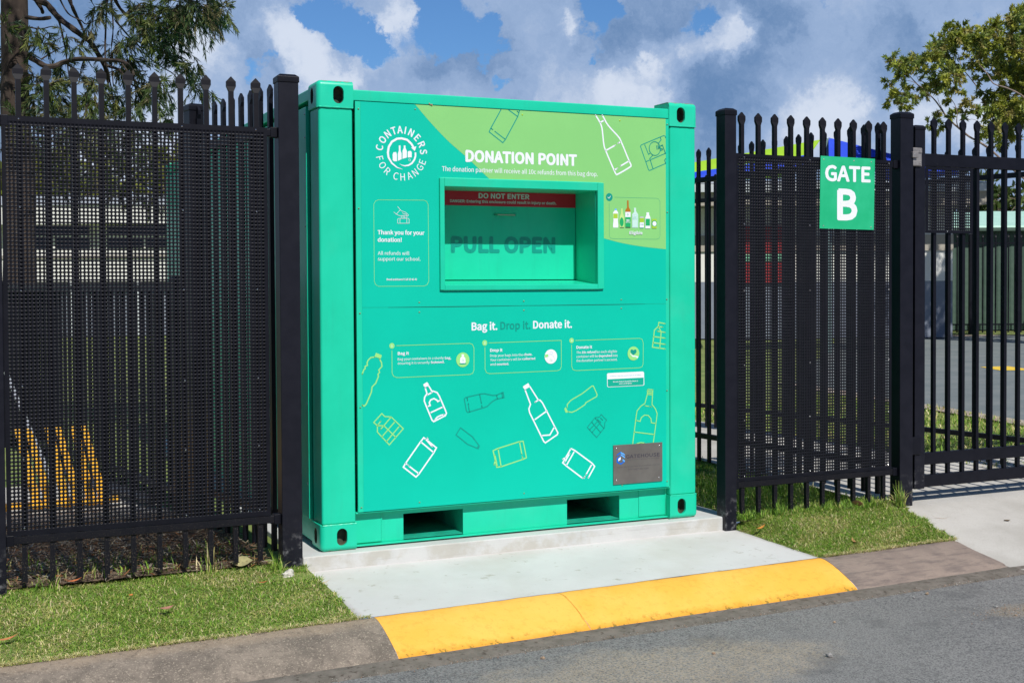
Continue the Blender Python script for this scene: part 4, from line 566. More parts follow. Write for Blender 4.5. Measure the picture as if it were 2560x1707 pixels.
leaf(-1.63,-.74,-.085,.10,.020,.2,(.55,.22,.08),'long orange leaf near the kerb at the left edge of the verge')
leaf(-.40,-.33,-.05,.06,.014,.1,(.40,.13,.04),'thin rust leaf on the grass below the white rock')
leaf(-1.05,-.33,-.045,.028,.018,.8,(.62,.20,.05),'tiny orange leaf scrap in the grass above the brown curled leaf')
leaf(-.10,-.38,-.075,.10,.008,.0,(.60,.42,.18),'straw coloured strip of leaf crossing the left apron edge')
leaf(3.60,-.11,.012,.085,.045,1.9,(.56,.24,.16),'pinkish brown leaf standing under the right fence panel',.2,1.1)
leaf(2.73,-.26,-.05,.10,.020,.35,(.58,.24,.04),'orange strip leaf at the foot of the post beside the slab')
leaf(3.05,-.45,-.07,.08,.02,1.1,(.50,.22,.12),'curled brown leaf in the middle of the right verge')
leaf(3.14,-.64,-.10,.09,.022,1.2,(.52,.25,.12),'forked brown leaf on the right verge just above the yellow kerb')
leaf(3.72,-.52,-.085,.055,.018,-.5,(.52,.24,.15),'small pink brown leaf on the right verge near the driveway')
leaf(4.55,-.48,-.117,.05,.028,-.2,(.16,.11,.06),'dark brown leaf on the driveway concrete',.2,0)
leaf(4.10,-.34,-.089,.14,.004,-.35,(.42,.26,.13),'thin brown stalk on the driveway beside the verge')
def rock(name,x,y,z,s,m,label,cat,group=None,flatz=.7):
    bm=bmesh.new(); bmesh.ops.create_icosphere(bm,subdivisions=3,radius=1)
    k=rnd.uniform(0,9)
    for v in bm.verts:
        q=v.co; h=1+.22*math.sin(q.x*3+k)*math.cos(q.y*4+k)+.14*math.sin(q.z*7+q.x*5+k)+.08*math.sin(q.x*13+q.y*11)
        v.co=Vector((q.x*h*s,q.y*h*s*.8,q.z*h*s*flatz))
    me=bpy.data.meshes.new(name); bm.to_mesh(me); bm.free(); me.materials.append(m); o=bpy.data.objects.new(name,me); col.objects.link(o); o.location=(x,y,z); o.rotation_euler=(0,0,k)
    return tag(o,label,cat,group)
whiterock=mat('white_lump_concrete',(.60,.58,.52),(.42,.40,.34),rough=1,scale=40,bump=1,bscale=60)
rock('rock',-.235,-.215,-.055,.040,whiterock,'rough white lump of concrete at the foot of the thick fence post','rock')
pebg=mat('grey_pebble',(.34,.33,.32),(.22,.21,.2),rough=.9,scale=60); pebt=mat('tan_pebble',(.36,.26,.17),(.27,.2,.14),rough=.9,scale=60)
for x,y,s,m_,l in [(1.83,-2.05,.014,pebg,'largest grey pebble on the asphalt below the yellow kerb'),(1.37,-1.79,.008,pebt,'brown pebble at the edge of the sandy patch on the road'),
   (3.18,-1.73,.008,pebg,'grey pebble in the small gritty patch on the road'),(3.14,-1.90,.007,pebt,'tan pebble just below the small gritty patch'),(2.22,-1.60,.007,pebt,'orange brown pebble on the road near the end of the yellow kerb'),
   (.62,-1.52,.010,pebt,'tan pebble in the gutter below the yellow kerb'),(3.05,-1.36,.010,pebt,'tan stone in the gutter right of the yellow kerb'),(2.93,-1.385,.007,pebg,'grey chip in the gutter right of the yellow kerb'),
   (3.95,-1.27,.014,pebg,'grey stone in the gutter at the foot of the driveway')]:
    rock('pebble',x,y,ROADZ+s*.35,s,m_,l,'pebble','pebbles on the road')
n=1500   # loose grit along the gutter edge
x=rng.uniform(-2,5,n); y=(-.92+.045*x)-.49+rng.normal(0,.018,n); k=rng.random(n)<.25; x[k]=rng.normal(3.2,.14,k.sum()); y[k]=rng.normal(-1.82,.07,k.sum()); P=np.c_[x,y,np.full(n,-.2485)]
s=rng.uniform(.0012,.004,n)[:,None]; a=rng.uniform(0,6.28,n)
V=np.stack([P+s*np.c_[np.cos(a),np.sin(a),0*a],P+s*np.c_[np.cos(a+2.1),np.sin(a+2.1),0*a],P+s*np.c_[np.cos(a+4.2),np.sin(a+4.2),0*a],P+s*np.c_[0*a,0*a,1+0*a]],1).reshape(-1,3); i=np.arange(n)[:,None]*4
F=np.concatenate([i+np.array([[0,1,3]]),i+np.array([[1,2,3]]),i+np.array([[2,0,3]])]); cs=np.array([(.30,.27,.24),(.2,.16,.12),(.45,.42,.38),(.35,.20,.12),(.1,.08,.07)])
o=fastmesh('grit',V,F,leafm,tint=np.repeat(cs[rng.integers(0,5,n)],4,0)); tag(o,'loose grit and leaf crumbs gathered along the gutter edge','grit',kind='stuff')

# ---------------- donation container ----------------
C=thing('donation_container','bright green shipping container donation point with a printed front and a drop chute','container',(0,0,0))
CW,CH,CL=2.438,2.591,5.22
dark_in=mat('casting_interior_painted_shade',(.03,.05,.035),(.10,.09,.05),rough=.8,scale=14)  # shade of the deep casting hollow, painted in as a dark colour
def casting(mx,my,mz):
    w,d,h=.205,.180,.148
    mb=MB(); mb.box(0,w,0,d,0,h); o=mb.build('corner_casting',teal,None)
    bm=bmesh.new(); bm.from_mesh(o.data)
    es=[e for e in bm.edges if all(v.co.x<.001 and v.co.y<.001 for v in e.verts) or all(v.co.z<.001 and (v.co.x<.001 or v.co.y<.001) for v in e.verts)]
    bmesh.ops.bevel(bm,geom=es,offset=.028,segments=6,profile=.5,affect='EDGES'); bm.to_mesh(o.data); bm.free()
    mb=MB(); mb.box(.016,w-.012,.016,d-.012,.014,h-.014); boolean(o,mb.build('c',teal))
    def stad(hw,hh,cx,cz):
        p=[]; n=10
        for k in range(n+1): t=PI*k/n; p.append((cx+hw*math.cos(t),cz+(hh-hw)+hw*math.sin(t)))
        for k in range(n+1): t=PI+PI*k/n; p.append((cx+hw*math.cos(t),cz-(hh-hw)+hw*math.sin(t)))
        return p
    p=stad(.030,.048,.121,.078); mb=MB(); mb.loft([[(a,-.02,b) for a,b in p],[(a,.06,b) for a,b in p]]); boolean(o,mb.build('c',teal))
    p=stad(.028,.044,.105,.078); mb=MB(); mb.loft([[(-.02,a,b) for a,b in p][::-1],[(.06,a,b) for a,b in p][::-1]]); boolean(o,mb.build('c',teal))
    me=o.data; M=Matrix.Diagonal((mx,my,mz,1)); me.transform(M)
    if mx*my*mz<0: me.flip_normals()
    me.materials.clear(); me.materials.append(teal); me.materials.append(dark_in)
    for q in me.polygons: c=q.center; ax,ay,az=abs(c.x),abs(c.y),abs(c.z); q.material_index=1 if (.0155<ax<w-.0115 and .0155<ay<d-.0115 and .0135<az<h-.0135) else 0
    me.polygons.foreach_set('use_smooth',[True]*len(me.polygons)); me.set_sharp_from_angle(angle=R(35))
    o.location=(0 if mx>0 else CW,-.004 if my>0 else CL,0 if mz>0 else CH); o.parent=C; return o
for mx in (1,-1):
    for my in (1,-1):
        for mz in (1,-1): casting(mx,my,mz)
for x0,x1 in ((.010,.2035),(CW-.2,CW-.010)):
    mb=MB(); mb.box(x0,x1,.003,.185,.146,CH-.146); mb.build('corner_post',teal,C,bevel=.014,seg=4)
    mb=MB(); mb.box(x0,x1,CL-.185,CL-.003,.146,CH-.146); mb.build('corner_post',teal,C,bevel=.014,seg=4)
def bead(a,b,rad=.005):
    a=Vector(a);b=Vector(b);n=int((b-a).length/.009); pts=[];rs=[]
    for i in range(n+1): pts.append(a.lerp(b,i/n)); rs.append(rad*(.75+.35*rnd.random()))
    weld=MB(); weld.tube(pts,rs,6); weld.build('weld_bead',teal,C,smooth=True)
for z in (.147,CH-.147):
    bead((.012,-.001,z),(.203,-.001,z)); bead((.006,.01,z),(.006,.175,z)); bead((CW-.2,-.001,z),(CW-.012,-.001,z))
bead((.2045,.006,2.47),(.2045,.006,2.56)); bead((CW-.2035,.004,2.455),(CW-.2035,.004,2.56)); bead((2.232,.05,.02),(2.232,.05,.19)); bead((.366,.047,.03),(.366,.047,.175),.004)
mb=MB(); mb.box(.2035,CW-.2,.004,.064,2.486,2.548); mb.build('top_rail',teal,C,bevel=.006)
for x in (.012,CW-.072):
    mb=MB(); mb.box(x,x+.06,.18,CL-.18,2.506,2.570); mb.build('top_rail',teal,C,bevel=.006)
    mb=MB(); mb.box(x,x+.06,.18,CL-.18,.022,.150); mb.build('bottom_rail',teal,C,bevel=.006)
mb=MB(); mb.box(.2035,CW-.2,CL-.064,CL-.004,2.486,2.548); mb.build('top_rail',teal,C,bevel=.006)
# front bottom rail with two fork pockets
P1=(.499,.866); P2=(1.543,1.905); zr0,zr1,pz0,pz1=.018,.196,.026,.167
mb=MB()
for a,b in ((.2035,P1[0]),(P1[1],P2[0]),(P2[1],CW-.2)): mb.box(a,b,.055,.063,zr0,zr1)
for a,b in (P1,P2): mb.box(a,b,.055,.063,pz1,zr1)
mb.build('bottom_rail',teal,C)
mb=MB(); mb.box(.2035,.366,.047,.0549,.024,zr1-.003); mb.build('gusset_plate',teal,C,bevel=.002)
mb=MB(); mb.box(2.04,CW-.2,.050,.0549,.024,zr1-.003); mb.build('gusset_plate',teal,C,bevel=.002)
mb=MB(); mb.box(.2035,CW-.2,.022,.0545,.010,.0175); mb.build('rail_flange',teal,C,bevel=.002)
mb=MB(); mb.box(.2035,CW-.2,.006,.0635,.1965,.2045); mb.build('rail_sill',teal,C,bevel=.002)
for a,b in (P1,P2):
    mb=MB(); e=.006; d=CL-.1
    mb.box(a,b,.064,d,pz0-e,pz0); mb.box(a,b,.064,d,pz1,pz1+e); mb.box(a-e,a,.064,d,pz0-e,pz1+e); mb.box(b,b+e,.064,d,pz0-e,pz1+e); mb.box(a,b,d,d+.01,pz0,pz1)
    mb.build('fork_pocket',teal_worn,C)
# walls and roof
mb=MB(); mb.box(-.006,.020,.212,CL-.2,.152,2.470); mb.build('side_wall',teal,C,bevel=.004)
mb=MB(); mb.box(CW-.020,CW+.004,.212,CL-.2,.152,2.470); mb.build('side_wall',teal,C,bevel=.004)
mb=MB(); mb.box(.2,CW-.2,CL-.05,CL-.02,.05,2.5); mb.build('rear_wall',teal,C)
mb=MB()
for i in range(26):
    y0=.08+i*.196; mb.box(.06,CW-.06,y0,y0+.14,2.520,2.545)
mb.box(.05,CW-.05,.07,CL-.07,2.508,2.5205); mb.build('roof',teal,C)
mb=MB(); mb.box(.07,CW-.07,.30,CL-.07,.150,.160); mb.build('floor',teal_worn,C)
# front panel with the chute opening
px0,px1,pzb,pzt=.216,2.231,.2065,2.484; hx0,hx1,hz0,hz1=.712,1.763,1.444,2.072
mb=MB()
for a,b,c_,d_ in ((px0,hx0,pzb,pzt),(hx1,px1,pzb,pzt),(hx0,hx1,pzb,hz0),(hx0,hx1,hz1,pzt)): mb.add([(a,0,c_),(b,0,c_),(b,0,d_),(a,0,d_)],[(0,1,2,3)])
for a in (px0,px1): mb.add([(a,0,pzb),(a,0,pzt),(a,.02,pzt),(a,.02,pzb)],[(0,1,2,3)])
mb.add([(px0,0,pzb),(px1,0,pzb),(px1,.02,pzb),(px0,.02,pzb)],[(0,1,2,3)])
panel=mb.build('front_panel',teal,C)
wx0,wx1=.247,2.208
mb=MB(); ZS=1.3435
for a,b,c_,d_ in ((wx0,wx1,pzb+.001,ZS-.0012),(wx0,hx0-.001,ZS+.0012,pzt),(hx1+.001,wx1,ZS+.0012,pzt),(hx0-.001,hx1+.001,ZS+.0012,hz0-.001),(hx0-.001,hx1+.001,hz1+.001,pzt)):
    nx=max(1,int((b-a)/.12)); nz=max(1,int((d_-c_)/.12)); vs=[];fs=[]
    for j in range(nz+1):
        for i in range(nx+1): vs.append((a+(b-a)*i/nx,-.0012,c_+(d_-c_)*j/nz))
    for j in range(nz):
        for i in range(nx): q=j*(nx+1)+i; fs.append((q,q+1,q+nx+2,q+nx+1))
    mb.add(vs,fs)
mb.build('printed_wrap',wrap,panel)
mb=MB(); n=40     # slightly open joint between upper and lower wrap
vs=[];fs=[]
for i in range(n+1):
    x=wx0+.15+(wx1-.3-wx0)*i/n; t=abs(math.sin(PI*(i/n)*2)); vs+=[(x,-.0022,ZS-.0006-.0017*t),(x,-.0022,ZS+.0004)]
for i in range(n): fs.append((2*i,2*i+2,2*i+3,2*i+1))
mb.add(vs,fs); mb.build('panel_joint',mat('joint_shadow_gap',(.0,.10,.07),rough=.8),panel)
# lime field
_,la,lb=DATA['lime_field'][0]; s4=lambda q:(q[0]/1e4,q[1]/1e4)
la=[s4(q) for q in la]; lb=[s4(q) for q in lb]; A0=smoothline(la,False); B0=smoothline(lb,False)
A0=[q for q in A0 if q.y>hz1+.0015]; x_at=A0[-1].x
poly=[(A0[0].x-.012,pzt)]+[(q.x,q.y) for q in A0]+[(x_at+.02,hz1+.0015),(hx1+.0015,hz1+.0015)]+[(max(q.x,hx1+.0015),q.y) for q in B0 if q.x<wx1]+[(wx1,B0[-1].y),(wx1,pzt)]
mb=MB(); mb.poly_y(poly,-.0018); mb.build('lime_field',lime,panel)
for e in DATA['slogan_lettering']: artwork('slogan_lettering',[e],panel,-.0021)
for g in ('title_lettering','thank_you_card','logo','eligible_card','step_card_a','step_card_b','step_card_c','warning_sticker'):
    nm={'step_card_a':'step_card','step_card_b':'step_card','step_card_c':'step_card'}.get(g,g)
    lab={'logo':'round white emblem of bottles and cans inside a circling arrow and a ring of words','thank_you_card':'thank you message in a rounded lime outline with a hand and coins drawing',
     'eligible_card':'row of bottle and can pictures above the word Eligible','step_card_a':'first step card about bagging containers','step_card_b':'second step card about the chute','step_card_c':'third step card about the refund'}.get(g)
    artwork(nm,DATA[g],panel,-.0021,lab)
names=['green can drawing','white wine bottle drawing','crushed can drawing in dark green','lime drink bottle drawing cut off by the panel edge','lime carton drawing','white spirit bottle drawing','dark green lying bottle drawing','large white tilted bottle drawing','small dark green carton drawing','lime lying drink bottle drawing','small dark green bottle drawing','white can drawing','lime can drawing','white tilted can drawing','tall lime bottle drawing above the metal plate','lime milk carton drawing cut off by the panel edge']
for i in range(16): artwork('container_drawing',DATA['art%d'%i],panel,-.0021,names[i])
def rivet_mesh():
    mb=MB(); rings=[]
    for z,rr in ((0,.0052),(.0018,.0048),(.0032,.003),(.0036,.0008)): rings.append([(rr*math.cos(2*PI*k/10),-z,rr*math.sin(2*PI*k/10)) for k in range(10)])
    mb.loft(rings); return mb
rv=None
limerv=mat('lime_rivet',(.42,.62,.05),rough=.3,metal=.2)
for x,z,k in [(.235,2.443,0),(.568,2.458,0),(.232,1.894,0),(1.233,2.460,1),(1.885,2.458,1),(2.220,2.451,0),(2.219,1.910,0),(.584,1.370,0),(.584,1.315,0),(.234,1.314,0),(1.236,1.371,0),(1.236,1.317,0),(.232,.791,0),(1.891,1.373,0),(1.891,1.320,0),(2.214,1.372,0),(2.214,.806,0),(.234,.233,0),(.577,.236,0),(1.232,.239,0),(1.893,.2385,0),(2.213,.242,0)]:
    if k: o=rivet_mesh().build('rivet',limerv,panel,smooth=True)
    elif rv is None: rv=o=rivet_mesh().build('rivet',teal,panel,smooth=True)
    else: o=dup(rv,panel)
    o.location=(x,-.0012,z)
for z in (.35,.8,1.3,1.8,2.3,2.43):
    o=rivet_mesh().build('rivet',bright,C,smooth=True); o.rotation_euler=(0,0,-PI/2); o.location=(-.006,.235,z)
# metal plate
mb=MB(); mb.box(1.8295,2.175,-.0085,-.003,.2465,.487); plate=mb.build('name_plate',steel,C,bevel=.0006,seg=1)
artwork('plate_marking',DATA['plate_marking'],plate,-.0088)
for x,z in ((1.851,.468),(2.151,.466),(1.851,.272),(2.151,.270)):
    o=rivet_mesh().build('screw',bright,plate,smooth=True); o.location=(x,-.0085,z)
# chute
ix0,ix1,iz0,iz1=.737,1.724,1.468,2.028
mb=MB(); y0,y1=-.016,.0
mb.box(.7085,ix0,y0,.012,1.4385,2.0765); mb.box(ix1,1.7665,y0,.012,1.4385,2.0765); mb.box(ix0,ix1,y0,.012,1.4385,iz0); mb.box(ix0,ix1,y0,.012,iz1,2.0765)
bm=bmesh.new()
fr=mb.build('chute_frame',teal,C)
me=fr.data; bm.from_mesh(me); bmesh.ops.remove_doubles(bm,verts=bm.verts,dist=.0001); bm.to_mesh(me); bm.free()
fr.modifiers.new('bevel','BEVEL').width=.0035; fr.modifiers['bevel'].segments=3; fr.modifiers['bevel'].limit_method='ANGLE'
mb=MB(); e=.004; y1=.32
mb.box(ix0-e,ix0,.012,y1,iz0-e,iz1+.04); mb.box(ix1,ix1+e,.012,y1,iz0-e,iz1+.04); mb.box(ix0,ix1,.012,y1,iz1+.0,iz1+e)
mb.add([(ix0,.012,iz0-.001),(ix1,.012,iz0-.001),(ix1,.29,1.493),(ix0,.29,1.493),(ix0,.012,iz0-.006),(ix1,.012,iz0-.006),(ix1,.29,1.487),(ix0,.29,1.487)],[(0,1,2,3),(7,6,5,4)])
mb.build('chute_lining',teal,C)
mb=MB(); mb.box(.741,1.7205,.272,.29,1.4975,iz1-.001); door=mb.build('chute_door',teal,C,bevel=.0015,seg=2)
redm=mat('red_warning_vinyl',(.62,.006,.022),(.66,.010,.03),rough=.45,scale=3)
mb=MB(); mb.add([(.741,.2708,1.941),(1.7205,.2708,1.941),(1.7205,.2708,iz1-.001),(.741,.2708,iz1-.001)],[(0,1,2,3)]); wb=mb.build('warning_band',redm,door)
artwork('warning_lettering',DATA['warning_band'],door,.2702); artwork('pull_lettering',DATA['pull_lettering'],door,.2706)
hm=mat('satin_handle_metal',(.45,.44,.40),(.5,.49,.45),rough=.3,metal=.9)
mb=MB(); mb.tube([(1.172,.272,1.8905),(1.172,.250,1.8895),(1.178,.242,1.889),(1.292,.242,1.889),(1.298,.250,1.8895),(1.298,.272,1.8905)],.0055,8); mb.build('handle',hm,door,smooth=True)
# dead leaf bits caught under the top rail
mb=MB(); mb.box(0,.012,-.004,.004,0,.004); mb.box(.010,.016,-.003,.003,-.005,.006); mb.box(-.006,.001,-.003,.002,.003,.011); o=mb.build('leaf_scrap',mat('dry_leaf_scrap',(.45,.28,.18),(.3,.18,.1),rough=.9),None,bevel=.001); o.location=(.655,-.003,2.486); tag(o,'tiny dry leaf scrap caught under the top rail of the container','leaf')
# ---------------- palisade fences ----------------
def picket_mesh(zb,zt,h=.0125,wd=.025):
    mb=MB()
    mb.rectloft(0,0,[(zb,h,h),(zt-.078,h,h),(zt-.052,wd,.0085),(zt-.026,wd,.0085),(zt,.0012,.006)]); return mb
def post_on(T,x,y,z0,z1,hx,hy,mat_=None,capz=.028):
    mb=MB(); mb.box(x-hx,x+hx,y-hy,y+hy,z0,z1-.035); p=mb.build('post',mat_ or black_post,T,bevel=.004)
    mb=MB(); q=.004
    mb.rectloft(x,y,[(z1-.045,hx+q,hy+q),(z1-.014,hx+q,hy+q),(z1,hx-.014,hy-.014)]); mb.build('post_cap',black,p,bevel=.003)
    return p
def sheet_mesh(x0,x1,z0,z1,pitch,rad,y,margin=.016,th=.0016):
    nx=int((x1-x0-2*margin)/pitch); nz=int((z1-z0-2*margin)/pitch); mx=((x1-x0)-nx*pitch)/2; mz=((z1-z0)-nz*pitch)/2
    k=np.arange(8); sq=np.array([(1,0),(1,1),(0,1),(-1,1),(-1,0),(-1,-1),(0,-1),(1,-1)])*pitch/2; ci=np.c_[np.cos(k*PI/4),np.sin(k*PI/4)]*rad
    I,J=np.meshgrid(np.arange(nx),np.arange(nz),indexing='ij'); cx=x0+mx+(I.ravel()+.5)*pitch; cz=z0+mz+(J.ravel()+.5)*pitch; n=len(cx)
    def ring(o,yy): return np.stack([cx[:,None]+o[None,:,0],np.full((n,8),yy),cz[:,None]+o[None,:,1]],2)
    V=np.concatenate([ring(sq,y),ring(ci,y),ring(ci,y+th),ring(sq,y+th)],1).reshape(-1,3); b=np.arange(n)[:,None]*32; F=[]
    for q in range(8):
        w=(q+1)%8
        F+=[b+np.array([[q,w,8+w,8+q]]),b+np.array([[8+q,8+w,16+w,16+q]]),b+np.array([[16+q,16+w,24+w,24+q]])]
    F=np.concatenate(F)
    E=[]; 
    for a,b_,c,d in ((x0,x0+mx,z0,z1),(x1-mx,x1,z0,z1),(x0+mx,x1-mx,z0,z0+mz),(x0+mx,x1-mx,z1-mz,z1)):
        for yy,fl in ((y,0),(y+th,1)):
            base=len(V); V=np.r_[V,[(a,yy,c),(b_,yy,c),(b_,yy,d),(a,yy,d)]]; F=np.r_[F,[[base,base+1,base+2,base+3] if not fl else [base+3,base+2,base+1,base]]]
    return V,F
def screw(T,x,y,z,m=bright,r_=.004):
    mb=MB(); rings=[[(r_*k*math.cos(2*PI*i/8),-d,r_*k*math.sin(2*PI*i/8)) for i in range(8)] for d,k in ((0,1),(.0015,.95),(.003,.5))]; mb.loft(rings); o=mb.build('screw',m,T,smooth=True); o.location=(x,y,z); return o
# left panel (local x = world x, local y from the fence centre line y=-.05)
LF=thing('palisade_fence','black spiked palisade fence panel with perforated sheet, left of the container','fence',(-.182,-.05,-.06))
ZO=.06; yc=0
def w(x): return x+.182
post_on(LF,0,0,-.1,2.594+ZO,.055,.05); post_on(LF,w(-1.66),0,-.1,2.594+ZO,.055,.05)
pk=None
for i in range(11):
    x=w(-1.519+.1303*(i-0)) if i<10 else w(-1.519-.1303*1)
    if i==10: continue
    if pk is None: pk=o=picket_mesh(.005+ZO,2.566+ZO).build('picket',dusty,LF)
    else: o=dup(pk,LF)
    o.location=(x,0,rnd.uniform(-.001,.001))
mb=MB(); mb.box(w(-1.604),w(-.238),-.020,.020,.200+ZO,.2405+ZO); mb.build('rail',dusty,LF,bevel=.003)
mb=MB(); mb.box(w(-1.604),w(-.238),-.020,.020,2.262+ZO,2.300+ZO); mb.build('rail',black,LF,bevel=.003)
for x in (-1.604,-.274):
    for z in (.193,2.256): mb=MB(); mb.box(w(x),w(x+.036),-.0245,.0245,z+ZO,z+.054+ZO); mb.build('rail_bracket',black,LF,bevel=.003)
V,F=sheet_mesh(w(-1.600),w(-.292),.243+ZO,2.306+ZO,.0190,.0059,-.0235); fastmesh('perforated_sheet',V,F,black,LF)
sc=None
for x in (-1.52,-.735,-.352):
    for z in (2.292,1.86,1.45,.98,.62,.28):
        if sc is None: sc=screw(LF,w(x),-.0237,z+ZO)
        else: dup(sc,LF,(w(x),-.0237,z+ZO))
# right panel
RF=thing('palisade_fence','black spiked palisade fence panel with perforated sheet, right of the container','fence',(2.621,-.05,-.08))
ZO=.08
def w(x): return x-2.621
post_on(RF,0,0,-.1,2.562+ZO,.0425,.05); p=post_on(RF,w(4.031),0,-.1,2.612+ZO,.0555,.05)
pk=None
for i in range(10):
    if pk is None: pk=o=picket_mesh(.005+ZO,2.548+ZO).build('picket',dusty,RF)
    else: o=dup(pk,RF)
    o.location=(w(2.736+.1263*i),0,-.0006*i+rnd.uniform(-.001,.001))
mb=MB(); mb.box(w(2.664),w(3.9755),-.020,.020,.172+ZO,.2125+ZO); mb.build('rail',dusty,RF,bevel=.003)
mb=MB(); mb.box(w(2.664),w(3.9755),-.020,.020,2.238+ZO,2.277+ZO); mb.build('rail',black,RF,bevel=.003)
for x in (2.664,3.9395):
    for z in (.165,2.232): mb=MB(); mb.box(w(x),w(x+.036),-.0245,.0245,z+ZO,z+.054+ZO); mb.build('rail_bracket',black,RF,bevel=.003)
V,F=sheet_mesh(w(2.672),w(3.925),.215+ZO,2.283+ZO,.0190,.0056,-.0235); fastmesh('perforated_sheet',V,F,black,RF)
sc=None
for x in (2.74,3.25,3.90):
    for z in (2.262,1.84,1.42,.95,.60,.245):
        if sc is None: sc=screw(RF,w(x),-.0237,z+ZO)
        else: dup(sc,RF,(w(x),-.0237,z+ZO))
# GATE B sign (screwed to the right panel)
signm=mat('green_sign_face',(.012,.44,.19),(.025,.50,.235),rough=.35,scale=4)
SG=thing('gate_sign','green rectangular sign with white GATE B lettering on the right fence panel','sign',(3.549,-.078,1.819))
mb=MB(); mb.loft([[(3.321-3.549,-.003,.002),(3.766-3.549,-.003,-.002),(3.775-3.549,-.003,.469),(3.330-3.549,-.003,.473)],[(3.321-3.549,.0,.002),(3.766-3.549,.0,-.002),(3.775-3.549,.0,.469),(3.330-3.549,.0,.473)]]); face=mb.build('sign_face',signm,SG)
artwork('sign_lettering',DATA['gate_sign'],face,-.0033,None,3.549,1.819)
for x,z in ((3.355,2.268),(3.745,2.266),(3.352,1.838),(3.742,1.834),(3.60,2.268)): screw(face,x-3.549,-.003,z-1.819,galv,.0045)
# gate
GT=thing('driveway_gate','black palisade driveway gate with double bottom rail, hung on the thick right post','gate',(4.165,-.05,.0))
def w(x): return x-4.165
mb=MB(); mb.box(w(4.121),w(4.209),-.03,.03,.062,2.500); st=mb.build('gate_stile',black_post,GT,bevel=.004)
mb=MB(); mb.rectloft(0,0,[(2.498,.047,.033),(2.518,.047,.033),(2.531,.034,.02)]); mb.build('post_cap',black,st,bevel=.003)
for a,b in ((2.256,2.342),(.221,.303),(.069,.151)): mb=MB(); mb.box(w(4.2095),w(8.0),-.020,.020,a,b); mb.build('rail',black,GT,bevel=.003)
pk=None
for i in range(28):
    if pk is None: pk=o=picket_mesh(.10,2.590).build('picket',black,GT)
    else: o=dup(pk,GT)
    o.location=(w(4.310+.1297*i),0,0)
mb=MB(); mb.box(w(8.0),w(8.09),-.03,.03,.062,2.52); mb.build('gate_stile',black_post,GT,bevel=.004)
V,F=sheet_mesh(w(4.215),w(4.640),1.803,2.254,.0190,.0058,-.0235); fastmesh('perforated_sheet',V,F,black,GT)
for x,z in ((4.58,1.99),(4.41,1.815)): screw(GT,w(x),-.0237,z)
mb=MB(); mb.box(w(4.083),w(4.168),-.041,-.031,2.250,2.375); mb.box(w(4.070),w(4.120),-.064,-.041,2.305,2.345); mb.box(w(4.083),w(4.165),-.048,-.041,2.340,2.372); mb.box(w(4.083),w(4.160),-.048,-.041,2.254,2.290)
hg=mb.build('hinge',galv,GT,bevel=.004)
screw(hg,w(4.083),-.064,2.325); screw(hg,w(4.145),-.048,2.356,galv); screw(hg,w(4.145),-.048,2.272,galv)
mb=MB(); mb.box(w(4.083),w(4.168),-.041,-.031,.30,.42); mb.build('hinge',black,GT,bevel=.004)

def run(label,P0,P1,zt,n,posts=(0,1),z0=-.03,rails=(.20,2.29),zp=None,group=None,m=black,h=.0125,cat='fence',railh=.04,sheet=None,wd=.023):
    d=Vector((P1[0]-P0[0],P1[1]-P0[1])); L=d.length; T=thing('palisade_fence',label,cat,(P0[0],P0[1],z0),math.atan2(d.y,d.x),group); pk=None
    for i in range(n):
        if pk is None: pk=o=picket_mesh(.04,zt-z0,h,wd).build('picket',m,T)
        else: o=dup(pk,T)
        o.location=(L*(i+.5)/n,0,0)
    for z in rails: mb=MB(); mb.box(.05,L-.05,-.02,.02,z-z0,z-z0+railh); mb.build('rail',m,T)
    for q in posts: post_on(T,L*q,0,-.1,(zp or zt+.02)-z0,.05,.05,m)
    return T
run('spiked black fence running back beside the left side of the container',(-.215,.06),(-.45,1.17),2.566,9,posts=(1,))
run('low black picket fence further back behind the left panel',(-.47,1.66),(-1.36,6.0),1.50,34,posts=(0,1),rails=(.10,1.44),zp=1.53,wd=.0125)
run('spiked black fence running back from the thick gate post',(4.0,.08),(3.66,3.0),2.566,23,posts=(1,))
run('spiked black fence along the far side of the concrete path, right of the container',(5.95,.25),(4.95,5.3),2.566,40,posts=(1,))
run('spiked black fence standing behind the gate, angled away from the path',(6.02,.45),(10.2,-.02),2.566,30,posts=(0,))
run('long distant black fence in front of the pale green shed',(15.2,24.9),(31.5,17.8),2.83,96,posts=(.2,.4,.6,.8),rails=(.22,2.55),h=.0165)

# ---------------- things behind the left panel ----------------
ylp=mat('yellow_barrier_plastic',(.90,.46,.03),(.95,.52,.04),rough=.45,scale=6)
Y=thing('trestle_barrier','yellow plastic trestle barrier legs standing behind the left fence panel','barrier',(-1.27,2.14,.005))
for x,lean in ((-.34,.16),(-.04,.13),(.14,.11),(.30,.10)):
    mb=MB(); mb.loft([[(x-.045,-.06,0),(x+.015,-.06,0),(x+.015,-.02,0),(x-.045,-.02,0)],[(x-.115-lean*.3,-.02,.53),(x-.065-lean*.3,-.02,.53),(x-.065-lean*.3,.01,.53),(x-.115-lean*.3,.01,.53)]]); mb.build('leg',ylp,Y,bevel=.006)
    mb=MB(); mb.loft([[(x+.035,-.06,0),(x+.095,-.06,0),(x+.095,-.02,0),(x+.035,-.02,0)],[(x-.05-lean*.3,-.02,.53),(x-.01-lean*.3,-.02,.53),(x-.01-lean*.3,.01,.53),(x-.05-lean*.3,.01,.53)]]); mb.build('leg',ylp,Y,bevel=.006)
mb=MB(); mb.box(-.40,.46,-.075,-.01,.012,.050); mb.build('base_bar',ylp,Y,bevel=.006)
pole=mat('pale_grey_tube',(.45,.48,.55),rough=.4,metal=.3)
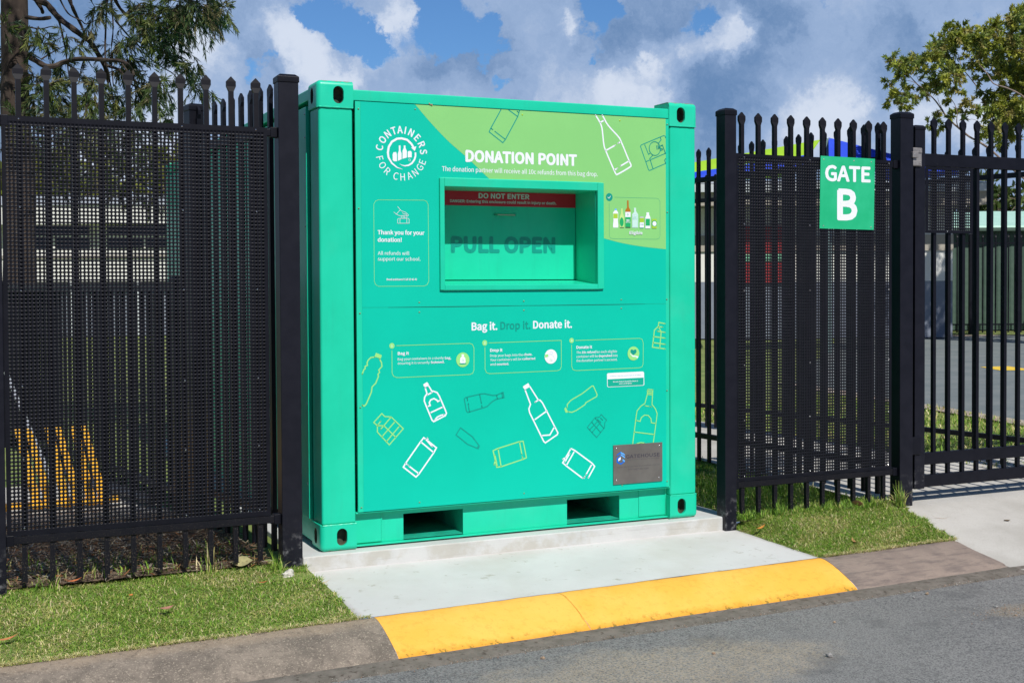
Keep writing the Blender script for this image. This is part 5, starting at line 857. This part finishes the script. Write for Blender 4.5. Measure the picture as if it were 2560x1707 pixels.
mb=MB(); mb.tube([(0,0,0),(-.32,.16,.86)],.016,8); o=mb.build('leaning_pole',pole,smooth=True); o.location=(-1.15,3.0,-.01); tag(o,'pale grey pole leaning down behind the left fence panel','pole')
pipe=mat('black_pipe_rubber',(.02,.02,.022),rough=.4)
mb=MB(); mb.tube([(-1.10,3.55,.03),(-.95,3.2,.05),(-.85,2.8,.04),(-.72,2.3,.04),(-.62,1.9,.04)],.035,8); o=mb.build('pipe',pipe,smooth=True); tag(o,'fat black pipe lying on the concrete behind the left fence panel','pipe')

# ---------------- buildings ----------------
whitew=mat('white_wall_cladding',(.74,.74,.70),(.78,.78,.74),rough=.8,scale=3)
greyw=mat('blue_grey_wall',(.19,.22,.28),(.23,.26,.32),rough=.8,scale=3)
fasc=mat('pale_grey_fascia',(.50,.55,.57),(.56,.60,.62),rough=.6,scale=3)
darkg=mat('dark_window_glass',(.012,.016,.02),rough=.08)
roofm=mat('grey_metal_roof',(.34,.37,.38),(.42,.45,.46),rough=.5,scale=4)
beige=mat('beige_cladding',(.36,.33,.28),(.40,.37,.32),rough=.8,scale=3)
def bld(label,P0,P1,name='school_building',cat='building'):
    d=Vector((P1[0]-P0[0],P1[1]-P0[1])); return thing(name,label,cat,(P0[0],P0[1],-.035),math.atan2(d.y,d.x)),d.length
T,L=bld('long white raised school building with dark window bands, behind the left fence',(-7.5,36.9),(7.2,30.1))
z=lambda v:v+.035
mb=MB(); mb.box(0,L,0,7,z(1.62),z(3.36)); mb.build('wall',whitew,T)
mb=MB(); mb.box(0,L,.35,7,z(.0),z(1.60)); mb.build('undercroft_wall',greyw,T)
mb=MB(); mb.box(-.3,L+.3,-.55,-.40,z(3.30),z(3.85)); mb.build('fascia',whitew,T)
mb=MB(); mb.box(-.3,L+.3,-.395,7.3,z(3.33),z(3.42)); mb.build('soffit',fasc,T)
mb=MB(); mb.loft([[(-.3,-.6,z(3.86)),(L+.3,-.6,z(3.86)),(L+.3,7.5,z(3.86)),(-.3,7.5,z(3.86))],[(-.3,-.5,z(3.92)),(L+.3,-.5,z(3.92)),(L+.3,3.4,z(4.42)),(-.3,3.4,z(4.42))]]); mb.build('roof',roofm,T)
nwin=6; ww=L/nwin
for i in range(nwin):
    a,b=i*ww+.28,(i+1)*ww-.28
    mb=MB(); mb.box(a,b,-.03,-.005,z(2.60),z(3.28)); wn_=mb.build('window',darkg,T)
    mb=MB(); mb.box(a,b,-.06,-.032,z(2.92),z(2.98)); mb.box((a+b)/2-.04,(a+b)/2+.04,-.06,-.032,z(2.60),z(2.915)); mb.build('window_frame',whitew,wn_)
mb=MB(); mb.box(0,L,-.04,-.004,z(2.30),z(2.40)); mb.build('wall_trim',beige,T)
for i in range(9): mb=MB(); mb.box(i*L/8.2,i*L/8.2+.18,-.02,.2,z(0),z(1.6)); mb.build('stump',fasc,T)

T,L=bld('white and blue grey school building with a shade roof in front, right of the container',(13.4,22.7),(22.4,18.65)); z=lambda v:v+.035
mb=MB(); mb.box(0,L,0,6,z(1.50),z(3.45)); mb.build('wall',whitew,T)
mb=MB(); mb.box(0,L,.004,6,z(.0),z(1.495)); mb.build('lower_wall',greyw,T)
mb=MB(); mb.box(0,L,-.05,-.003,z(2.30),z(2.72)); mb.build('wall_band',beige,T)
mb=MB(); mb.box(-.4,L+.6,-1.0,-.85,z(3.80),z(4.0)); mb.build('gutter',fasc,T)
mb=MB(); mb.box(-.4,L+.6,-.845,6.5,z(3.46),z(3.95)); mb.build('soffit',beige,T)
mb=MB(); mb.loft([[(-.4,-.9,z(4.02)),(L+.6,-.9,z(4.02)),(L+.6,6.6,z(4.02)),(-.4,6.6,z(4.02))],[(-.4,-.8,z(4.06)),(L+.6,-.8,z(4.06)),(L+.6,3.4,z(4.45)),(-.4,3.4,z(4.45))]]); mb.build('roof',roofm,T)
redp=mat('red_wall_panel',(.40,.02,.02),(.45,.03,.03),rough=.6)
mintp=mat('mint_wall_panel',(.25,.62,.40),rough=.6)
mb=MB(); mb.box(3.9,5.6,-.10,-.055,z(1.48),z(2.98)); pn=mb.build('mural_panel',redp,T)
mb=MB(); mb.box(3.9,5.6,-.13,-.103,z(2.05),z(2.22)); mb.build('mural_stripe',mintp,pn)
mb=MB(); mb.box(1.2,2.1,-.06,-.004,z(0),z(2.1)); d_=mb.build('door',greyw,T)
for x in (7.6,): mb=MB(); mb.box(x,x+.12,-.95,-.83,z(0),z(3.8)); mb.build('veranda_post',whitew,T)

T,L=bld('long low shed with dark green ribbed walls and a mint metal roof, behind the court',(24.6,23.15),(40,16.4),'green_shed','shed'); z=lambda v:v+.035
ribm=mat('green_ribbed_steel',(.055,.10,.075),(.07,.12,.09),rough=.55); mint=mat('mint_roof_steel',(.38,.62,.50),(.43,.67,.55),rough=.5,scale=2)
vs=[];fs=[];n=int(L/.10)
for i in range(n+1):
    o_=(0,0,.035,.035)[i%4]; vs+=[(L*i/n,-o_,z(0)),(L*i/n,-o_,z(3.02))]
for i in range(n): fs.append((2*i,2*i+2,2*i+3,2*i+1))
mb=MB(); mb.add(vs,fs); mb.box(0,L,.02,6,z(0),z(3.02)); mb.build('wall',ribm,T)
mb=MB(); mb.loft([[(-.3,-.35,z(3.10)),(L,-.35,z(3.10)),(L,6.3,z(3.10)),(-.3,6.3,z(3.10))],[(-.3,-.30,z(3.16)),(L,-.30,z(3.16)),(L,3,z(3.78)),(-.3,3,z(3.78))]]); mb.build('roof',mint,T)
mb=MB(); mb.box(-.3,L,-.40,-.27,z(3.0),z(3.095)); mb.build('gutter',ribm,T)

bluef=mat('blue_shade_cloth',(.012,.07,.72),(.02,.09,.78),rough=.7,scale=3,trans=.25); limef=mat('lime_shade_cloth',(.38,.66,.03),(.42,.70,.04),rough=.7,scale=3,trans=.25)
T=thing('shade_shelter','hipped shade structure with blue and lime fabric roof behind the right fence','shelter',(14.9,16.6,-.035))
apx=(14.93-14.9,14.40-16.6+.3,4.56); w_=lambda x,y,zz:(x-14.9,y-16.6,zz+.035)
def cloth(name,pts,m_,th=.02):
    mb=MB(); k=len(pts); mb.add([q for q in pts]+[(q[0],q[1],q[2]-th) for q in pts],[tuple(range(k)),tuple(reversed(range(k,2*k)))]+[(i,k+i,k+(i+1)%k,(i+1)%k) for i in range(k)]); return mb.build(name,m_,T)
A=w_(14.95,14.42,4.49)
cloth('blue_canopy',[A,w_(14.55,13.9,3.86),w_(17.2,12.9,3.70)],bluef)
cloth('blue_canopy',[A,w_(17.2,12.9,3.70),w_(17.6,15.6,3.75)],bluef)
cloth('lime_canopy',[w_(14.75,14.45,4.44),w_(11.4,15.95,3.80),w_(11.35,15.6,3.62),w_(14.3,14.2,4.10)],limef)
cloth('blue_canopy',[w_(14.3,14.2,4.095),w_(11.35,15.6,3.615),w_(11.35,15.45,3.50),w_(14.2,14.1,3.86)],bluef)
cloth('lime_canopy',[w_(14.75,14.5,4.43),w_(16.5,17.8,4.0),w_(12.6,19.2,3.8),w_(11.4,16.0,3.80)],limef)
sp_=mat('grey_green_post_paint',(.16,.24,.24),rough=.4)
for x,y,h_ in ((14.93,14.45,4.50),(11.8,15.9,3.7),(13.7,13.5,3.4)): mb=MB(); mb.box(x-14.9-.07,x-14.9+.07,y-16.6-.07,y-16.6+.07,0,h_); mb.build('post',sp_,T)

# ---------------- trees ----------------
bark_d=mat('dark_rough_bark',(.030,.021,.017),(.06,.043,.033),rough=1,scale=14,stretch=(1,1,.25),bump=1,bscale=30,spots=((.10,.085,.07),.5),sscale=9,sthr=(.55,.68))
bark_g=mat('smooth_gum_bark',(.20,.14,.11),(.30,.24,.20),rough=.9,scale=5)
def leaves(name,C,T_,per,twl,lf,cols,droop,m,twigm,spread=1.0,twn=9,leafw=.12,root=None):
    V=[];F=[];TT=[]; tw=MB()
    cols=np.array(cols)
    for (x,y,z,rr) in C:
        c=np.array([x,y,z])/100; R_=rr/100; nt=max(4,int(twn*(R_/.35)**1.6))
        for q in range(nt):
            d=rng.normal(0,1,3); d/=np.linalg.norm(d); s=c+d*R_*(rng.random()**.5)*.75*np.array([1,1,.9])
            dr=rng.normal(0,1,3)*.6+d*.7+np.array([.0,0,-droop]); dr/=np.linalg.norm(dr); L=twl*rng.uniform(.5,1.2)*min(1,R_/.3+.3)
            p0=s;pts=[tuple(p0)]
            for k in range(3): p0=p0+dr*L/3; dr=dr+np.array([0,0,-droop*.25]); dr/=np.linalg.norm(dr); pts.append(tuple(p0))
            tw.tube(pts,[.0035*lf/.06,.003*lf/.06,.002*lf/.06,.001*lf/.06],3,False)
            P=np.array(pts); shade=rng.uniform(.75,1.2); cc=cols[rng.integers(0,len(cols))]
            for k in range(per):
                t=rng.random()*3; i=min(2,int(t)); b=P[i]+(P[i+1]-P[i])*(t-i); ld=(P[i+1]-P[i]); ld/=np.linalg.norm(ld)
                ld=ld+rng.normal(0,.55,3)*spread+np.array([0,0,-droop*.5]); ld/=np.linalg.norm(ld); l=lf*rng.uniform(.6,1.25)
                sd_=np.cross(ld,rng.normal(0,1,3)); sd_/=np.linalg.norm(sd_)+1e-9; wv_=l*leafw*rng.uniform(.7,1.2)
                n0=len(V); V+=[b,b+ld*l*.45+sd_*wv_*.5,b+ld*l,b+ld*l*.45-sd_*wv_*.5]; F.append((n0,n0+1,n0+2,n0+3)); g=cc*shade*rng.uniform(.8,1.2); TT+=[g]*4
    V=np.array(V)-np.array(root); fastmesh('foliage',V,np.array(F),m,T_,tint=np.array(TT))
    tw.v=[(a-root[0],b-root[1],c_-root[2]) for a,b,c_ in tw.v]; tw.build('twigs',twigm,T_)['kind']='stuff'
def limbs(L,T_,m,root,n=7):
    for r0,r1,p in L:
        P=smoothline3([(a/100,b/100,c/100) for a,b,c in p]); k=len(P); rs=[(r0+(r1-r0)*i/(k-1))/100*(1+.08*math.sin(i*1.7)) for i in range(k)]
        mb=MB(); mb.tube([(a-root[0],b-root[1],c-root[2]) for a,b,c in P],rs,n); mb.build('branch',m,T_,smooth=True)
def smoothline3(p):
    out=[];n=len(p)
    for i in range(n-1):
        g=lambda k: Vector(p[min(max(k,0),n-1)]); a,b,c,d=g(i-1),g(i),g(i+1),g(i+2)
        for t in (0,.33,.66): out.append(tuple(.5*((2*b)+(c-a)*t+(2*a-5*b+4*c-d)*t*t+(3*b-a-3*c+d)*t**3)))
    out.append(tuple(p[-1])); return out
root=(-1.20,6.32,-.05)
T=thing('tree','dark barked tree with drooping fine leaves behind the left fence','tree',root)
mb=MB(); tp=[(0.02,0,-.1),(0,0,.4),(-.02,0,1.2),(.0,0,2.4),(-.03,0,3.3),(-.02,.03,4.3),(-.05,.05,5.6)]; mb.tube(smoothline3(tp),[.19*(1-.35*min(1,i/14))*(1+.05*math.sin(i*2.3))+(.09 if i<2 else 0) for i in range(len(smoothline3(tp)))],14); mb.build('trunk',bark_d,T,smooth=True)
limbs(TREE['oak'][0],T,bark_d,root)
rr_=random.Random(11); high=[]
for i in range(46):
    y_=rr_.uniform(2.6,8.5); zz_=rr_.uniform(max(4.9,3.9+.16*(y_+6.6)*.9),8.2); high.append((rr_.uniform(-4.2,1.9)*100,y_*100,zz_*100,62))
leaves('f',high,T,40,.32,.085,[(.07,.11,.028),(.10,.14,.03)],.6,leafm,bark_d,.7,26,.16,root)
leaves('f',TREE['oak'][1],T,44,.32,.075,[(.05,.085,.025),(.07,.11,.028),(.10,.14,.03),(.16,.18,.05),(.045,.085,.045),(.15,.14,.06)],.6,leafm,bark_d,.7,115,.12,root)
root=(22.0,14.6,-.05)
T=thing('tree','tall gum tree with olive leaf clumps and thin reddish limbs, upper right','tree',root)
mb=MB(); mb.tube([(0,0,-.1),(.1,0,1.5),(.0,.1,3),(-.3,.1,4.6),(-.1,.1,6.2),(.3,.0,7.6),(.5,-.1,8.8)],[.34,.28,.24,.2,.14,.08,.02],12); mb.build('trunk',bark_g,T,smooth=True)
limbs(TREE['gum'][0],T,bark_g,root)
high=[]
for i in range(34): q_=rr_.random()*2*PI; d_=rr_.random()**.5*2.6; high.append(((23.6+d_*math.cos(q_))*100,(14.2+d_*math.sin(q_))*100,rr_.uniform(5.4,9.2)*100,60))
leaves('f',high,T,36,.26,.11,[(.26,.30,.04),(.32,.36,.045),(.20,.27,.06)],.25,leafm,bark_g,1.2,26,.32,root)
for p_ in ([(-.2,.1,5.2),(.9,-.3,6.4),(1.9,-.6,7.6)],[(0,.1,4.2),(1.2,.4,5.4),(2.4,.6,6.2)],[(.1,.05,6.8),(-.4,-.5,7.8),(-.3,-.7,8.6)]): mb=MB(); mb.tube(smoothline3(p_),[.10-.012*i for i in range(7)],8); mb.build('branch',bark_g,T,smooth=True)
leaves('f',TREE['gum'][1],T,48,.24,.090,[(.26,.30,.04),(.32,.36,.045),(.38,.39,.06),(.20,.27,.06),(.24,.31,.07),(.38,.34,.10)],.25,leafm,bark_g,1.2,64,.32,root)
def roundtree(x,y,h,w_,label,cols,n,seed,lf=.35,th=.5):
    rr=random.Random(seed); T=thing('tree',label,'tree',(x,y,-.05),0,'distant trees')
    mb=MB(); mb.tube([(0,0,0),(.1,0,h*.3),(0,.1,h*.6)],[w_*.05,w_*.04,w_*.02],8); mb.build('trunk',bark_g,T)
    C=[]
    for i in range(n):
        a=rr.uniform(0,2*PI); q=w_/2*rr.random()**.5*.85; zz=h*(.42+.48*rr.random()*(1-(q/(w_/2))**2*.6))
        C.append(((x+q*math.cos(a))*100,(y+q*math.sin(a))*100,zz*100,w_*9))
    leaves('f',C,T,11,lf*2,lf,cols,.1,leafm,bark_g,1.4,4/(w_*.09/.35)**1.6*3,.45,(x,y,-.05))
gr=[(.06,.10,.02),(.09,.14,.03),(.12,.16,.04)]; ol=[(.16,.20,.02),(.13,.16,.02),(.20,.22,.03)]
roundtree(25.5,52,9.0,9,'dark green rounded tree far away beyond the right corner of the container',gr,60,1,.42)
roundtree(-3.0,50,8.0,10,'olive tree behind the white building, furthest left',ol,46,2,.42)
roundtree(2.5,47,7.5,9.5,'olive tree behind the white building, near its middle',ol,46,3,.42)
roundtree(8.0,45,7.4,9.5,'olive tree behind the white building, near the container',ol,46,4,.42)
roundtree(37,33,6.4,6,'small green tree far away above the mint shed roof',gr,34,5,.4)
roundtree(44,29,8.0,7,'green tree far away behind the mint shed roof at the right edge',gr,34,6,.4)
